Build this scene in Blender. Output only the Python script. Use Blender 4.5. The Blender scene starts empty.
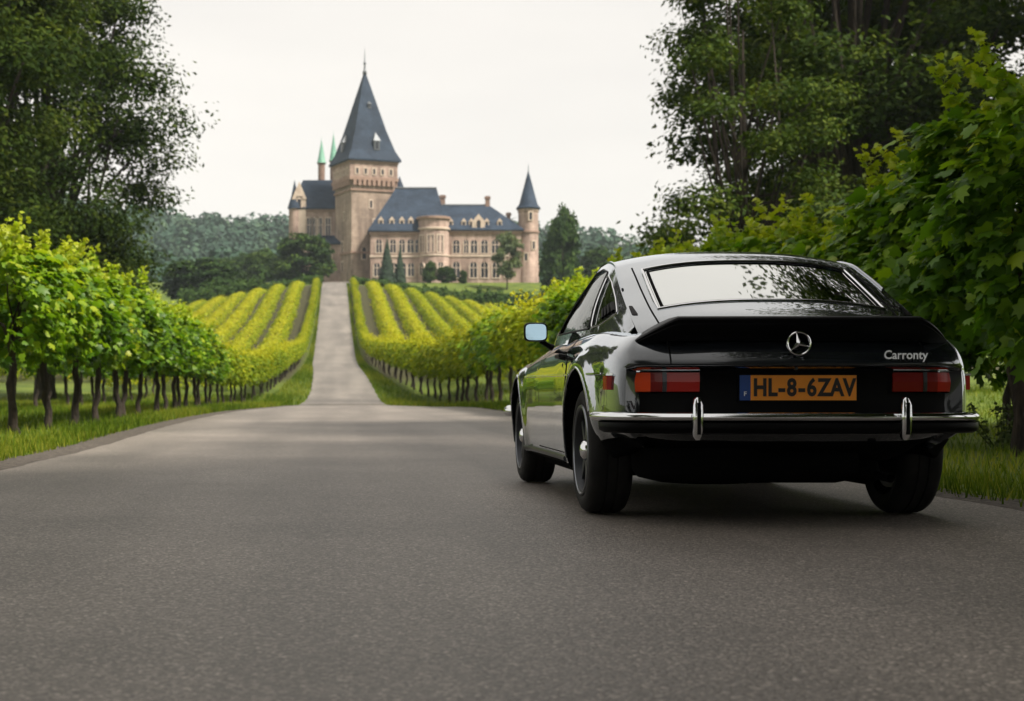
import bpy, bmesh, math, random
import numpy as np
from mathutils import Vector, Matrix
from mathutils.geometry import delaunay_2d_cdt

SC = bpy.context.scene
COL = SC.collection
R = math.radians
random.seed(11)
RNG = np.random.default_rng(11)

# ------------------------------------------------------------------ camera, sky, sun, exposure
CAM_H, FPX, VX, VY = 0.55, 1500.0, 343.0, 394.0
cam_d = bpy.data.cameras.new("camera")
cam_d.sensor_width = 36.0
cam_d.sensor_fit = 'HORIZONTAL'
cam_d.lens = FPX / 1024.0 * 36.0
cam_d.shift_x = (512.0 - VX) / 1024.0
cam_d.shift_y = (VY - 350.5) / 1024.0
cam_d.clip_start, cam_d.clip_end = 0.1, 6000.0
cam_d.dof.use_dof = True
cam_d.dof.focus_distance = 6.5
cam_d.dof.aperture_fstop = 5.0
cam = bpy.data.objects.new("camera", cam_d)
COL.objects.link(cam)
cam.location = (0, 0, CAM_H + 0.024)       # the road surface lies 24 mm above the ground sheet
cam.rotation_euler = (R(90), 0, 0)
SC.camera = cam

TO_SUN = Vector((0.50, -0.34, 0.79)).normalized()
SUN_STRENGTH, SUN_ANGLE = 4.6, 9.0
SKY_STRENGTH = 0.1
EXPOSURE = 0.74
SC.view_settings.view_transform = 'Standard'
SC.view_settings.look = 'None'
SC.view_settings.gamma = 1.0
SC.view_settings.use_curve_mapping = False
SC.view_settings.exposure = EXPOSURE

W = bpy.data.worlds.new("World")
SC.world = W
W.use_nodes = True
nt = W.node_tree
nt.nodes.clear()
n_out = nt.nodes.new("ShaderNodeOutputWorld")
n_bg = nt.nodes.new("ShaderNodeBackground")
n_bg.inputs["Strength"].default_value = SKY_STRENGTH
n_sky = nt.nodes.new("ShaderNodeTexSky")
n_sky.sky_type = 'NISHITA'
n_sky.sun_disc = False
n_sky.sun_elevation = math.asin(TO_SUN.z)
n_sky.sun_rotation = math.atan2(TO_SUN.x, TO_SUN.y)
n_tc = nt.nodes.new("ShaderNodeTexCoord")
n_map = nt.nodes.new("ShaderNodeMapping")
n_map.inputs["Scale"].default_value = (1.0, 1.0, 4.2)
n_no = nt.nodes.new("ShaderNodeTexNoise")
n_no.inputs["Scale"].default_value = 1.7
n_no.inputs["Detail"].default_value = 5.0
n_no.inputs["Roughness"].default_value = 0.5
n_rp = nt.nodes.new("ShaderNodeValToRGB")
n_rp.color_ramp.elements[0].position = 0.30
n_rp.color_ramp.elements[0].color = (0.875, 0.835, 0.785, 1)
n_rp.color_ramp.elements[1].position = 0.68
n_rp.color_ramp.elements[1].color = (1.045, 0.988, 0.91, 1)
n_sc = nt.nodes.new("ShaderNodeVectorMath")
n_sc.operation = 'SCALE'
n_sc.inputs["Scale"].default_value = 6.15
n_mx = nt.nodes.new("ShaderNodeMixRGB")
n_mx.inputs[0].default_value = 0.94          # cloud cover
nt.links.new(n_tc.outputs["Generated"], n_map.inputs["Vector"])
nt.links.new(n_map.outputs[0], n_no.inputs["Vector"])
nt.links.new(n_no.outputs["Fac"], n_rp.inputs[0])
nt.links.new(n_rp.outputs[0], n_sc.inputs[0])
nt.links.new(n_sky.outputs[0], n_mx.inputs[1])
nt.links.new(n_sc.outputs[0], n_mx.inputs[2])
nt.links.new(n_mx.outputs[0], n_bg.inputs["Color"])
nt.links.new(n_bg.outputs[0], n_out.inputs["Surface"])

sun_d = bpy.data.lights.new("sun", 'SUN')
sun_d.energy = SUN_STRENGTH
sun_d.angle = R(SUN_ANGLE)
sun_d.color = (1.0, 0.93, 0.82)
sun = bpy.data.objects.new("sun", sun_d)
COL.objects.link(sun)
sun.location = (0, 0, 60)
sun.rotation_euler = TO_SUN.to_track_quat('Z', 'Y').to_euler()

SC.render.engine = 'CYCLES'
SC.cycles.max_bounces = 8
SC.cycles.diffuse_bounces = 3
SC.cycles.glossy_bounces = 4
SC.cycles.transmission_bounces = 6
SC.cycles.transparent_max_bounces = 12
SC.cycles.volume_bounces = 0
SC.cycles.caustics_reflective = False
SC.cycles.caustics_refractive = False
SC.cycles.use_denoising = True

# ------------------------------------------------------------------ small helpers
def pchip(xs, ys):
    x = np.array(xs, float); y = np.array(ys, float)
    h = np.diff(x); d = np.diff(y) / h
    m = np.zeros_like(y)
    for i in range(1, len(x) - 1):
        if d[i-1] * d[i] > 0:
            w1 = 2*h[i] + h[i-1]; w2 = h[i] + 2*h[i-1]
            m[i] = (w1 + w2) / (w1/d[i-1] + w2/d[i])
    m[0], m[-1] = d[0], d[-1]
    def f(t):
        t = np.clip(np.asarray(t, float), x[0], x[-1])
        i = np.clip(np.searchsorted(x, t, side='right') - 1, 0, len(h) - 1)
        s = (t - x[i]) / h[i]
        return (y[i]*(1+2*s)*(1-s)**2 + h[i]*m[i]*s*(1-s)**2
                + y[i+1]*s*s*(3-2*s) + h[i]*m[i+1]*s*s*(s-1))
    return f

def sstep(a, b, t):
    s = np.clip((np.asarray(t, float) - a) / (b - a), 0, 1)
    return s*s*(3-2*s)

def link(o, parent=None):
    COL.objects.link(o)
    if parent is not None:
        o.parent = parent
    return o

def tag(o, label=None, cat=None, group=None, kind=None):
    if label: o["label"] = label
    if cat: o["category"] = cat
    if group: o["group"] = group
    if kind: o["kind"] = kind
    return o

def thing(name, label, cat, loc=(0, 0, 0), rz=0.0, group=None):
    o = bpy.data.objects.new(name, None)
    o.empty_display_size = 0.2
    link(o)
    o.location = loc
    o.rotation_euler = (0, 0, rz)
    return tag(o, label, cat, group)

def mesh_obj(name, verts, faces, mat, parent=None, smooth=False, angle=None):
    me = bpy.data.meshes.new(name)
    me.from_pydata([tuple(map(float, v)) for v in verts], [], [tuple(map(int, f)) for f in faces])
    if mat is not None:
        me.materials.append(mat)
    if smooth:
        me.polygons.foreach_set("use_smooth", [True]*len(me.polygons))
        if angle is not None:
            me.set_sharp_from_angle(angle=R(angle))
    me.update()
    return link(bpy.data.objects.new(name, me), parent)

def tri_mesh(name, V, F, mat, tint=None, parent=None, smooth=False):
    """big triangle meshes straight from numpy arrays"""
    me = bpy.data.meshes.new(name)
    V = np.ascontiguousarray(V, np.float32); F = np.ascontiguousarray(F, np.int32)
    k = F.shape[1]
    me.vertices.add(len(V)); me.vertices.foreach_set("co", V.ravel())
    me.loops.add(F.size); me.loops.foreach_set("vertex_index", F.ravel())
    me.polygons.add(len(F))
    me.polygons.foreach_set("loop_start", np.arange(0, F.size, k, dtype=np.int32))
    if smooth:
        me.polygons.foreach_set("use_smooth", np.ones(len(F), bool))
    me.update(calc_edges=True)
    if tint is not None:
        a = me.attributes.new("tint", 'FLOAT', 'POINT')
        a.data.foreach_set("value", np.ascontiguousarray(tint, np.float32))
    me.materials.append(mat)
    if name is None:
        return me
    return link(bpy.data.objects.new(name, me), parent)

def share(name, src, parent=None):
    return link(bpy.data.objects.new(name, src.data if hasattr(src, "data") else src), parent)

class MB:
    """collects simple shapes into one mesh"""
    def __init__(s): s.v = []; s.f = []
    def add(s, vs, fs):
        o = len(s.v); s.v += [tuple(v) for v in vs]; s.f += [tuple(i+o for i in f) for f in fs]; return s
    def box(s, x0, x1, y0, y1, z0, z1):
        return s.add([(x0,y0,z0),(x1,y0,z0),(x1,y1,z0),(x0,y1,z0),(x0,y0,z1),(x1,y0,z1),(x1,y1,z1),(x0,y1,z1)],
                     [(0,3,2,1),(4,5,6,7),(0,1,5,4),(1,2,6,5),(2,3,7,6),(3,0,4,7)])
    def prism(s, pts, z0, z1, scale_top=None):
        n = len(pts); cx = sum(p[0] for p in pts)/n; cy = sum(p[1] for p in pts)/n
        k = 1.0 if scale_top is None else scale_top
        top = [(cx+(p[0]-cx)*k, cy+(p[1]-cy)*k, z1) for p in pts]
        return s.add([(p[0],p[1],z0) for p in pts]+top,
                     [tuple(range(n-1,-1,-1)), tuple(range(n,2*n))]+[(i,(i+1)%n,n+(i+1)%n,n+i) for i in range(n)])
    def tube(s, pts, rads, n=6, cap=True):
        pts = [Vector(p) for p in pts]; base = len(s.v); m = len(pts)
        prev = None
        for i, p in enumerate(pts):
            d = (pts[min(i+1,m-1)] - pts[max(i-1,0)])
            d = d.normalized() if d.length > 1e-9 else Vector((0,0,1))
            a = prev if prev is not None else (Vector((1,0,0)) if abs(d.x) < 0.8 else Vector((0,1,0)))
            u = (a - d*a.dot(d)).normalized(); prev = u; w = d.cross(u)
            r = rads[i] if hasattr(rads, "__len__") else rads
            for k in range(n):
                t = 2*math.pi*k/n
                s.v.append(tuple(p + (u*math.cos(t) + w*math.sin(t))*r))
        for i in range(m-1):
            for k in range(n):
                s.f.append((base+i*n+k, base+i*n+(k+1)%n, base+(i+1)*n+(k+1)%n, base+(i+1)*n+k))
        if cap:
            s.f.append(tuple(base+k for k in range(n-1,-1,-1)))
            s.f.append(tuple(base+(m-1)*n+k for k in range(n)))
        return s
    def lathe(s, prof, n=24, c=(0,0,0), axis='z', a0=0.0, cap=True):
        """prof: list of (radius, height)"""
        base = len(s.v); m = len(prof)
        for r, h in prof:
            for k in range(n):
                t = a0 + 2*math.pi*k/n
                a, b = r*math.cos(t), r*math.sin(t)
                s.v.append((c[0]+a, c[1]+b, c[2]+h) if axis == 'z' else (c[0]+h, c[1]+a, c[2]+b))
        for i in range(m-1):
            for k in range(n):
                s.f.append((base+i*n+k, base+i*n+(k+1)%n, base+(i+1)*n+(k+1)%n, base+(i+1)*n+k))
        if cap and prof[0][0] > 1e-4: s.f.append(tuple(base+k for k in range(n-1,-1,-1)))
        if cap and prof[-1][0] > 1e-4: s.f.append(tuple(base+(m-1)*n+k for k in range(n)))
        return s
    def build(s, name, mat, parent=None, smooth=False, angle=None, rot=None, off=None):
        vs = s.v
        if rot is not None:
            c, t = math.cos(rot[0]), math.sin(rot[0]); ox, oy = rot[1], rot[2]
            vs = [(ox+(x-ox)*c-(y-oy)*t, oy+(x-ox)*t+(y-oy)*c, z) for x, y, z in vs]
        if off is not None:
            vs = [(x-off[0], y-off[1], z-off[2]) for x, y, z in vs]
        return mesh_obj(name, vs, s.f, mat, parent, smooth, angle)

# ------------------------------------------------------------------ materials
def new_mat(name):
    m = bpy.data.materials.new(name)
    m.use_nodes = True
    b = m.node_tree.nodes["Principled BSDF"]
    return m, m.node_tree, b

def simple(name, col, rough=0.6, metal=0.0, coat=0.0, ior=1.5, spec=None):
    m, t, b = new_mat(name)
    b.inputs["Base Color"].default_value = (*col, 1)
    b.inputs["Roughness"].default_value = rough
    b.inputs["Metallic"].default_value = metal
    b.inputs["IOR"].default_value = ior
    b.inputs["Coat Weight"].default_value = coat
    b.inputs["Coat Roughness"].default_value = 0.02
    if spec is not None: b.inputs["Specular IOR Level"].default_value = spec
    return m

def N(t, kind, **kw):
    n = t.nodes.new(kind)
    for k, v in kw.items():
        if k in n.inputs: n.inputs[k].default_value = v
        else: setattr(n, k, v)
    return n

def ramp(t, stops):
    n = t.nodes.new("ShaderNodeValToRGB")
    e = n.color_ramp.elements
    while len(e) < len(stops): e.new(0.5)
    for i, (p, c) in enumerate(stops):
        e[i].position = p; e[i].color = (*c, 1)
    return n

def noise_mat(name, c0, c1, scale, rough=0.85, detail=6.0, bump=0.0, bump_scale=None, stretch=(1,1,1), pos=(0.35,0.65), dist=0.05):
    m, t, b = new_mat(name)
    tc = N(t, "ShaderNodeTexCoord"); mp = N(t, "ShaderNodeMapping"); mp.inputs["Scale"].default_value = stretch
    no = N(t, "ShaderNodeTexNoise", Scale=scale, Detail=detail, Roughness=0.6)
    rp = ramp(t, [(pos[0], c0), (pos[1], c1)])
    L = t.links.new
    L(tc.outputs["Object"], mp.inputs[0]); L(mp.outputs[0], no.inputs["Vector"]); L(no.outputs["Fac"], rp.inputs[0])
    L(rp.outputs[0], b.inputs["Base Color"]); b.inputs["Roughness"].default_value = rough
    if bump:
        n2 = N(t, "ShaderNodeTexNoise", Scale=bump_scale or scale*4, Detail=4.0)
        bp = N(t, "ShaderNodeBump", Strength=bump, Distance=dist)
        L(mp.outputs[0], n2.inputs["Vector"]); L(n2.outputs["Fac"], bp.inputs["Height"]); L(bp.outputs[0], b.inputs["Normal"])
    return m

def leaf_mat(name, stops, trans=0.35, rough=0.5, obj_var=0.12, tcol=(1.0, 1.0, 0.55), spec=0.35):
    """leaf colour runs over the per-leaf 'tint' value; light passes through the blade"""
    m, t, b = new_mat(name)
    L = t.links.new
    at = N(t, "ShaderNodeAttribute", attribute_name="tint")
    oi = N(t, "ShaderNodeObjectInfo")
    mr = N(t, "ShaderNodeMapRange"); mr.inputs[3].default_value = -obj_var; mr.inputs[4].default_value = obj_var
    ad = N(t, "ShaderNodeMath", operation='ADD')
    L(oi.outputs["Random"], mr.inputs[0]); L(at.outputs["Fac"], ad.inputs[0]); L(mr.outputs[0], ad.inputs[1])
    rp = ramp(t, stops)
    L(ad.outputs[0], rp.inputs[0]); L(rp.outputs[0], b.inputs["Base Color"])
    b.inputs["Roughness"].default_value = rough
    b.inputs["Specular IOR Level"].default_value = spec
    tr = N(t, "ShaderNodeBsdfTranslucent")
    mu = N(t, "ShaderNodeMixRGB", blend_type='MULTIPLY'); mu.inputs[0].default_value = 1.0; mu.inputs[2].default_value = (*tcol, 1)
    L(rp.outputs[0], mu.inputs[1]); L(mu.outputs[0], tr.inputs["Color"])
    mx = N(t, "ShaderNodeMixShader"); mx.inputs[0].default_value = trans
    L(b.outputs[0], mx.inputs[1]); L(tr.outputs[0], mx.inputs[2])
    L(mx.outputs[0], t.nodes["Material Output"].inputs["Surface"])
    return m

def asphalt_mat(name, dark, light, grain=130.0):
    m, t, b = new_mat(name); L = t.links.new
    tc = N(t, "ShaderNodeTexCoord")
    vo = N(t, "ShaderNodeTexVoronoi", Scale=grain)
    vo2 = N(t, "ShaderNodeTexVoronoi", Scale=grain*0.43)
    big = N(t, "ShaderNodeTexNoise", Scale=0.35, Detail=6.0, Roughness=0.6)
    mp = N(t, "ShaderNodeMapping"); mp.inputs["Scale"].default_value = (1.6, 0.10, 1.0)
    trk = N(t, "ShaderNodeTexNoise", Scale=0.8, Detail=3.0)
    fine = N(t, "ShaderNodeTexNoise", Scale=34.0, Detail=5.0)
    for n in (vo, vo2, big, fine): L(tc.outputs["Object"], n.inputs["Vector"])
    L(tc.outputs["Object"], mp.inputs[0]); L(mp.outputs[0], trk.inputs["Vector"])
    sep = N(t, "ShaderNodeSeparateColor"); L(vo.outputs["Color"], sep.inputs[0])
    r1 = ramp(t, [(0.0, dark), (0.55, tuple((a+c)/2 for a, c in zip(dark, light))), (0.88, light), (1.0, tuple(min(1, c*1.9) for c in light))])
    L(sep.outputs[0], r1.inputs[0])
    r2 = ramp(t, [(0.3, (0.64,)*3), (0.7, (1.2,)*3)]); L(big.outputs["Fac"], r2.inputs[0])
    r3 = ramp(t, [(0.35, (0.76, 0.755, 0.745)), (0.65, (1.12, 1.11, 1.10))]); L(trk.outputs["Fac"], r3.inputs[0])
    m1 = N(t, "ShaderNodeMixRGB", blend_type='MULTIPLY'); m1.inputs[0].default_value = 1
    m2 = N(t, "ShaderNodeMixRGB", blend_type='MULTIPLY'); m2.inputs[0].default_value = 1
    L(r1.outputs[0], m1.inputs[1]); L(r2.outputs[0], m1.inputs[2]); L(m1.outputs[0], m2.inputs[1]); L(r3.outputs[0], m2.inputs[2])
    L(m2.outputs[0], b.inputs["Base Color"])
    b.inputs["Roughness"].default_value = 0.55
    ma = N(t, "ShaderNodeMath", operation='ADD'); mb = N(t, "ShaderNodeMath", operation='ADD')
    L(vo.outputs["Distance"], ma.inputs[0]); L(vo2.outputs["Distance"], ma.inputs[1])
    L(ma.outputs[0], mb.inputs[0]); L(fine.outputs["Fac"], mb.inputs[1])
    bp = N(t, "ShaderNodeBump", Strength=0.45, Distance=0.005); bp.invert = True
    L(mb.outputs[0], bp.inputs["Height"]); L(bp.outputs[0], b.inputs["Normal"])
    return m

M = {}
M['asphalt'] = asphalt_mat("asphalt", (0.077, 0.067, 0.058), (0.222, 0.195, 0.169))
M['lane'] = asphalt_mat("worn_lane", (0.078, 0.069, 0.060), (0.218, 0.194, 0.167), 110.0)
M['gravel'] = noise_mat("gravel", (0.018, 0.014, 0.011), (0.12, 0.10, 0.08), 24.0, 0.9, bump=0.8, bump_scale=60.0, dist=0.02)
M['bark'] = noise_mat("bark", (0.012, 0.009, 0.006), (0.048, 0.034, 0.024), 6.0, 0.95, bump=1.0, bump_scale=12.0, stretch=(3, 3, 0.6), dist=0.04)
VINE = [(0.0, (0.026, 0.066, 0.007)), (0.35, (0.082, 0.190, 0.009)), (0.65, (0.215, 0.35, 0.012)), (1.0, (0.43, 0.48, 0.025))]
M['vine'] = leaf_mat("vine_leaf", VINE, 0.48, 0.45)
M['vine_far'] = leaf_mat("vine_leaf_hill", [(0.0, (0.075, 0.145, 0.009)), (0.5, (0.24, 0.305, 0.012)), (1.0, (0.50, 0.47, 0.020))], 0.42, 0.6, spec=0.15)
M['tree'] = leaf_mat("tree_leaf", [(0.0, (0.011, 0.025, 0.005)), (0.5, (0.034, 0.060, 0.007)), (1.0, (0.088, 0.115, 0.012))], 0.32, 0.6, 0.05, spec=0.06)
M['tree_light'] = leaf_mat("loose_tree_leaf", [(0.0, (0.022, 0.045, 0.008)), (0.5, (0.050, 0.085, 0.010)), (1.0, (0.12, 0.15, 0.018))], 0.35, 0.55, 0.05, spec=0.08)
M['shrub'] = leaf_mat("shrub_leaf", [(0.0, (0.014, 0.035, 0.008)), (0.5, (0.036, 0.075, 0.014)), (1.0, (0.09, 0.14, 0.022))], 0.25, 0.6, 0.15, spec=0.1)
M['conifer'] = leaf_mat("conifer_needle", [(0.0, (0.010, 0.026, 0.014)), (0.5, (0.022, 0.048, 0.024)), (1.0, (0.04, 0.075, 0.035))], 0.1, 0.7, 0.15)
M['pale_tree'] = leaf_mat("pale_tree_leaf", [(0.0, (0.05, 0.08, 0.03)), (0.5, (0.10, 0.14, 0.045)), (1.0, (0.16, 0.2, 0.06))], 0.3, 0.6, 0.1)
M['forest'] = leaf_mat("forest_leaf", [(0.0, (0.012, 0.038, 0.022)), (0.5, (0.026, 0.070, 0.038)), (1.0, (0.062, 0.11, 0.045))], 0.15, 0.7, 0.0)  # blue of the distant haze is mixed into these leaf greens
M['grass'] = leaf_mat("grass_blade", [(0.0, (0.05, 0.095, 0.008)), (0.5, (0.13, 0.20, 0.014)), (1.0, (0.30, 0.30, 0.04))], 0.42, 0.5, 0.0, spec=0.1)

# ------------------------------------------------------------------ terrain
_pz = pchip([-400, -60, 0, 14, 20, 30, 40, 52, 60, 70, 91, 111, 156, 200, 240, 300, 400, 600, 800, 1400, 4000],
            [0, 0, 0, 0, .03, .10, .14, .17, .5, 1.2, 2.55, 5.07, 11.8, 15.3, 18.2, 19.5, 21.5, 57, 66, 58, 50])
_lane_c = pchip([40, 60, 70, 91, 111, 156, 200, 240], [0, 0, -.1, -.5, -.63, -.9, -1.0, -0.5])
_lane_w = pchip([40, 52, 57, 62, 75, 91, 111, 156, 250], [1.5, 1.5, 1.38, 1.33, 1.3, 1.32, 1.32, 1.36, 1.4])
_road_l = pchip([-60, 8, 14, 24, 36, 42, 46, 49, 52.6], [-2.45, -2.45, -2.5, -2.72, -2.6, -2.25, -1.95, -1.72, -1.5])
_road_r = pchip([-60, 0, 14, 24, 34, 40, 44, 46.5, 48.5, 50.5, 52.6], [3.1, 3.1, 3.15, 3.4, 3.6, 3.6, 3.35, 2.85, 2.25, 1.8, 1.5])
_row_l = pchip([0, 17, 28, 39, 50, 60, 70, 80, 100, 126, 160], [-4.1, -4.1, -4.0, -4.0, -3.75, -3.3, -2.95, -2.75, -2.6, -2.55, -2.8])
_row_r = pchip([0, 12, 20, 28, 38, 50, 60, 72, 90, 103, 130, 160], [5.6, 5.55, 5.35, 5.1, 4.7, 4.1, 3.35, 2.5, 1.75, 1.4, 1.2, 1.05])

def ground(x, y):
    x = np.asarray(x, float); y = np.asarray(y, float)
    z = _pz(y)
    hill = sstep(80, 150, y) * (1 - sstep(203, 234, y))
    dx = x - _lane_c(y)
    z = z - hill * 3.5 * (1 - np.exp(-dx*dx/200.0))
    near = 1 - sstep(45, 70, y)
    z = z + near * 0.06 * sstep(2.7, 4.2, np.abs(x)) 
    bank = sstep(24, 42, y) * (1 - sstep(66, 92, y))
    z = z + 0.42 * bank * sstep(3.9, 5.4, x)*np.where(y > 46, sstep(2.0, 3.6, x)*0+1, 1)
    far = sstep(330, 600, y)
    z = z + far * (5*np.sin(x*0.011+1.0) + 3*np.sin(x*0.037+y*0.01) - 13*sstep(-60, 150, x)*sstep(330, 620, y) + 9*(1-sstep(-150, -40, x)))
    return z

def g1(x, y): return float(ground(x, y))

# the ground: one sheet reaching the horizon
gx = np.concatenate([-np.geomspace(1600, 46, 24), np.linspace(-44, 44, 150), np.geomspace(46, 1600, 24)])
gy = np.concatenate([-np.geomspace(500, 32, 14), np.arange(-30, 262, 1.0), np.geomspace(264, 2200, 50)])
X, Y = np.meshgrid(gx, gy)
Z = ground(X, Y)
nx, ny = len(gx), len(gy)
idx = np.arange(nx*ny).reshape(ny, nx)
Fq = np.stack([idx[:-1, :-1], idx[:-1, 1:], idx[1:, 1:], idx[1:, :-1]], -1).reshape(-1, 4)
# bare tilled soil under the hill rows
soil = sstep(64, 74, Y) * (1 - sstep(164, 169, Y))
dl = X - (_row_l(np.clip(Y, 0, 160)) + 0.5); dr = X - (_row_r(np.clip(Y, 0, 160)) - 0.55)
soil = soil * np.maximum(sstep(0.0, 0.25, -dl), sstep(0.0, 0.25, dr)) * (1 - sstep(34, 44, np.abs(X)))
m, t, b = new_mat("turf"); L = t.links.new
tc = N(t, "ShaderNodeTexCoord"); n1 = N(t, "ShaderNodeTexNoise", Scale=0.6, Detail=8.0, Roughness=0.65); n2 = N(t, "ShaderNodeTexNoise", Scale=9.0, Detail=6.0)
L(tc.outputs["Object"], n1.inputs["Vector"]); L(tc.outputs["Object"], n2.inputs["Vector"])
r1 = ramp(t, [(0.3, (0.040, 0.072, 0.012)), (0.7, (0.13, 0.165, 0.022))]); r2 = ramp(t, [(0.3, (0.030, 0.030, 0.013)), (0.7, (0.062, 0.058, 0.026))])
L(n1.outputs["Fac"], r1.inputs[0]); L(n2.outputs["Fac"], r2.inputs[0])
at = N(t, "ShaderNodeAttribute", attribute_name="tint")
mx = N(t, "ShaderNodeMixRGB"); L(at.outputs["Fac"], mx.inputs[0]); L(r1.outputs[0], mx.inputs[1]); L(r2.outputs[0], mx.inputs[2])
L(mx.outputs[0], b.inputs["Base Color"]); b.inputs["Roughness"].default_value = 0.95; b.inputs["Specular IOR Level"].default_value = 0.2
bp = N(t, "ShaderNodeBump", Strength=0.8, Distance=0.06); L(n2.outputs["Fac"], bp.inputs["Height"]); L(bp.outputs[0], b.inputs["Normal"])
M['turf'] = m
tag(tri_mesh("ground", np.stack([X, Y, Z], -1).reshape(-1, 3), Fq, M['turf'], soil.ravel(), smooth=True), kind="structure")

def strip(name, ys, xl, xr, lift, mat, n=14, edge_noise=0.0, kind="structure"):
    """a paved sheet that follows the ground between two edges"""
    V, F = [], []
    w = np.linspace(0, 1, n)
    for i, y in enumerate(ys):
        l, r = float(xl(y)), float(xr(y))
        if edge_noise:
            l += edge_noise*(math.sin(y*5.1)+math.sin(y*2.3+1)+math.sin(y*11.7)*.6); r += edge_noise*(math.sin(y*4.3+2)+math.sin(y*1.9)+math.sin(y*12.9)*.6)
        xs = l + (r-l)*w
        zs = ground(xs, np.full(n, y)) + lift
        V += [(a, y, c) for a, c in zip(xs, zs)]
    for i in range(len(ys)-1):
        for k in range(n-1):
            a = i*n+k
            F.append((a, a+1, a+n+1, a+n))
    return tag(mesh_obj(name, V, F, mat, None, True), kind=kind)

# the ground sheet dips a little between its grid lines, so paved sheets ride 12 mm higher than it
strip("gravel_shoulder", np.arange(-40, 52.3, 0.25), lambda y: _road_l(y)-0.46, lambda y: _road_r(y)+0.26, 0.014, M['gravel'], 20, 0.045)
strip("road", np.arange(-40, 52.6, 0.25), _road_l, _road_r, 0.024, M['asphalt'], 26, 0.010)
strip("lane", np.concatenate([np.arange(52.5, 160, 0.5), np.arange(160, 236, 2)]), lambda y: _lane_c(y)-_lane_w(y), lambda y: _lane_c(y)+_lane_w(y), 0.040, M['lane'], 12, 0.02)
strip("castle_forecourt", np.arange(205, 238, 2.0), lambda y: _lane_c(y)-1.4-(y-205)*0.10, lambda y: _lane_c(y)+1.4+(y-205)*0.12, 0.05, M['lane'], 10)

# ------------------------------------------------------------------ leaf scattering
T_LOBED_V = np.array([(0, .42, .05), (0, -.08, 0), (.30, -.10, -.03), (.52, .22, -.06), (.30, .40, 0), (.42, .78, -.06), (.14, .70, 0), (0, 1.05, -.10),
                      (-.14, .70, 0), (-.42, .78, -.06), (-.30, .40, 0), (-.52, .22, -.06), (-.30, -.10, -.03)])
T_LOBED_F = np.array([(0, i, i+1) for i in range(1, 12)] + [(0, 12, 1)])
T_OVAL_V = np.array([(0, 0, 0), (.28, .4, -.05), (0, 1, -.12), (-.28, .4, -.05), (0, .45, .04)])
T_OVAL_F = np.array([(4, 0, 1), (4, 1, 2), (4, 2, 3), (4, 3, 0)])
T_QUAD_V = np.array([(-.36, 0, 0), (.36, .1, 0), (.30, 1, -.1), (-.30, .9, -.1)])
T_QUAD_F = np.array([(0, 1, 2), (0, 2, 3)])
T_BLADE_V = np.array([(-.045, 0, 0), (.045, 0, 0), (0, 1, .25)])
T_BLADE_F = np.array([(0, 1, 2)])

def unit(v):
    return v / np.maximum(np.linalg.norm(v, axis=-1, keepdims=True), 1e-9)

def leaf_geo(P, Nn, S, tv, tf, tip=None):
    """place a leaf template at every P, facing Nn, tip pointing roughly along 'tip'"""
    n = len(P)
    Nn = unit(Nn)
    tip = RNG.normal(size=(n, 3)) if tip is None else tip + RNG.normal(size=(n, 3))*0.35
    v = unit(tip - Nn*np.sum(tip*Nn, -1, keepdims=True))
    u = np.cross(v, Nn)
    S = np.asarray(S, float).reshape(-1, 1, 1)
    V = P[:, None, :] + S*(tv[None, :, 0:1]*u[:, None, :] + tv[None, :, 1:2]*v[:, None, :] + tv[None, :, 2:3]*Nn[:, None, :])
    F = tf[None] + (np.arange(n)*len(tv))[:, None, None]
    return V.reshape(-1, 3), F.reshape(-1, 3), len(tv)

def rand_dir(n):
    return unit(RNG.normal(size=(n, 3)))

def lump(D, k=3.1, seed=0.0):
    return (np.sin(D[:, 0]*k+seed) * np.sin(D[:, 1]*k*1.3+seed*2.1) + 0.7*np.sin(D[:, 2]*k*2.1+seed*3.3+D[:, 0]*2))

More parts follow.
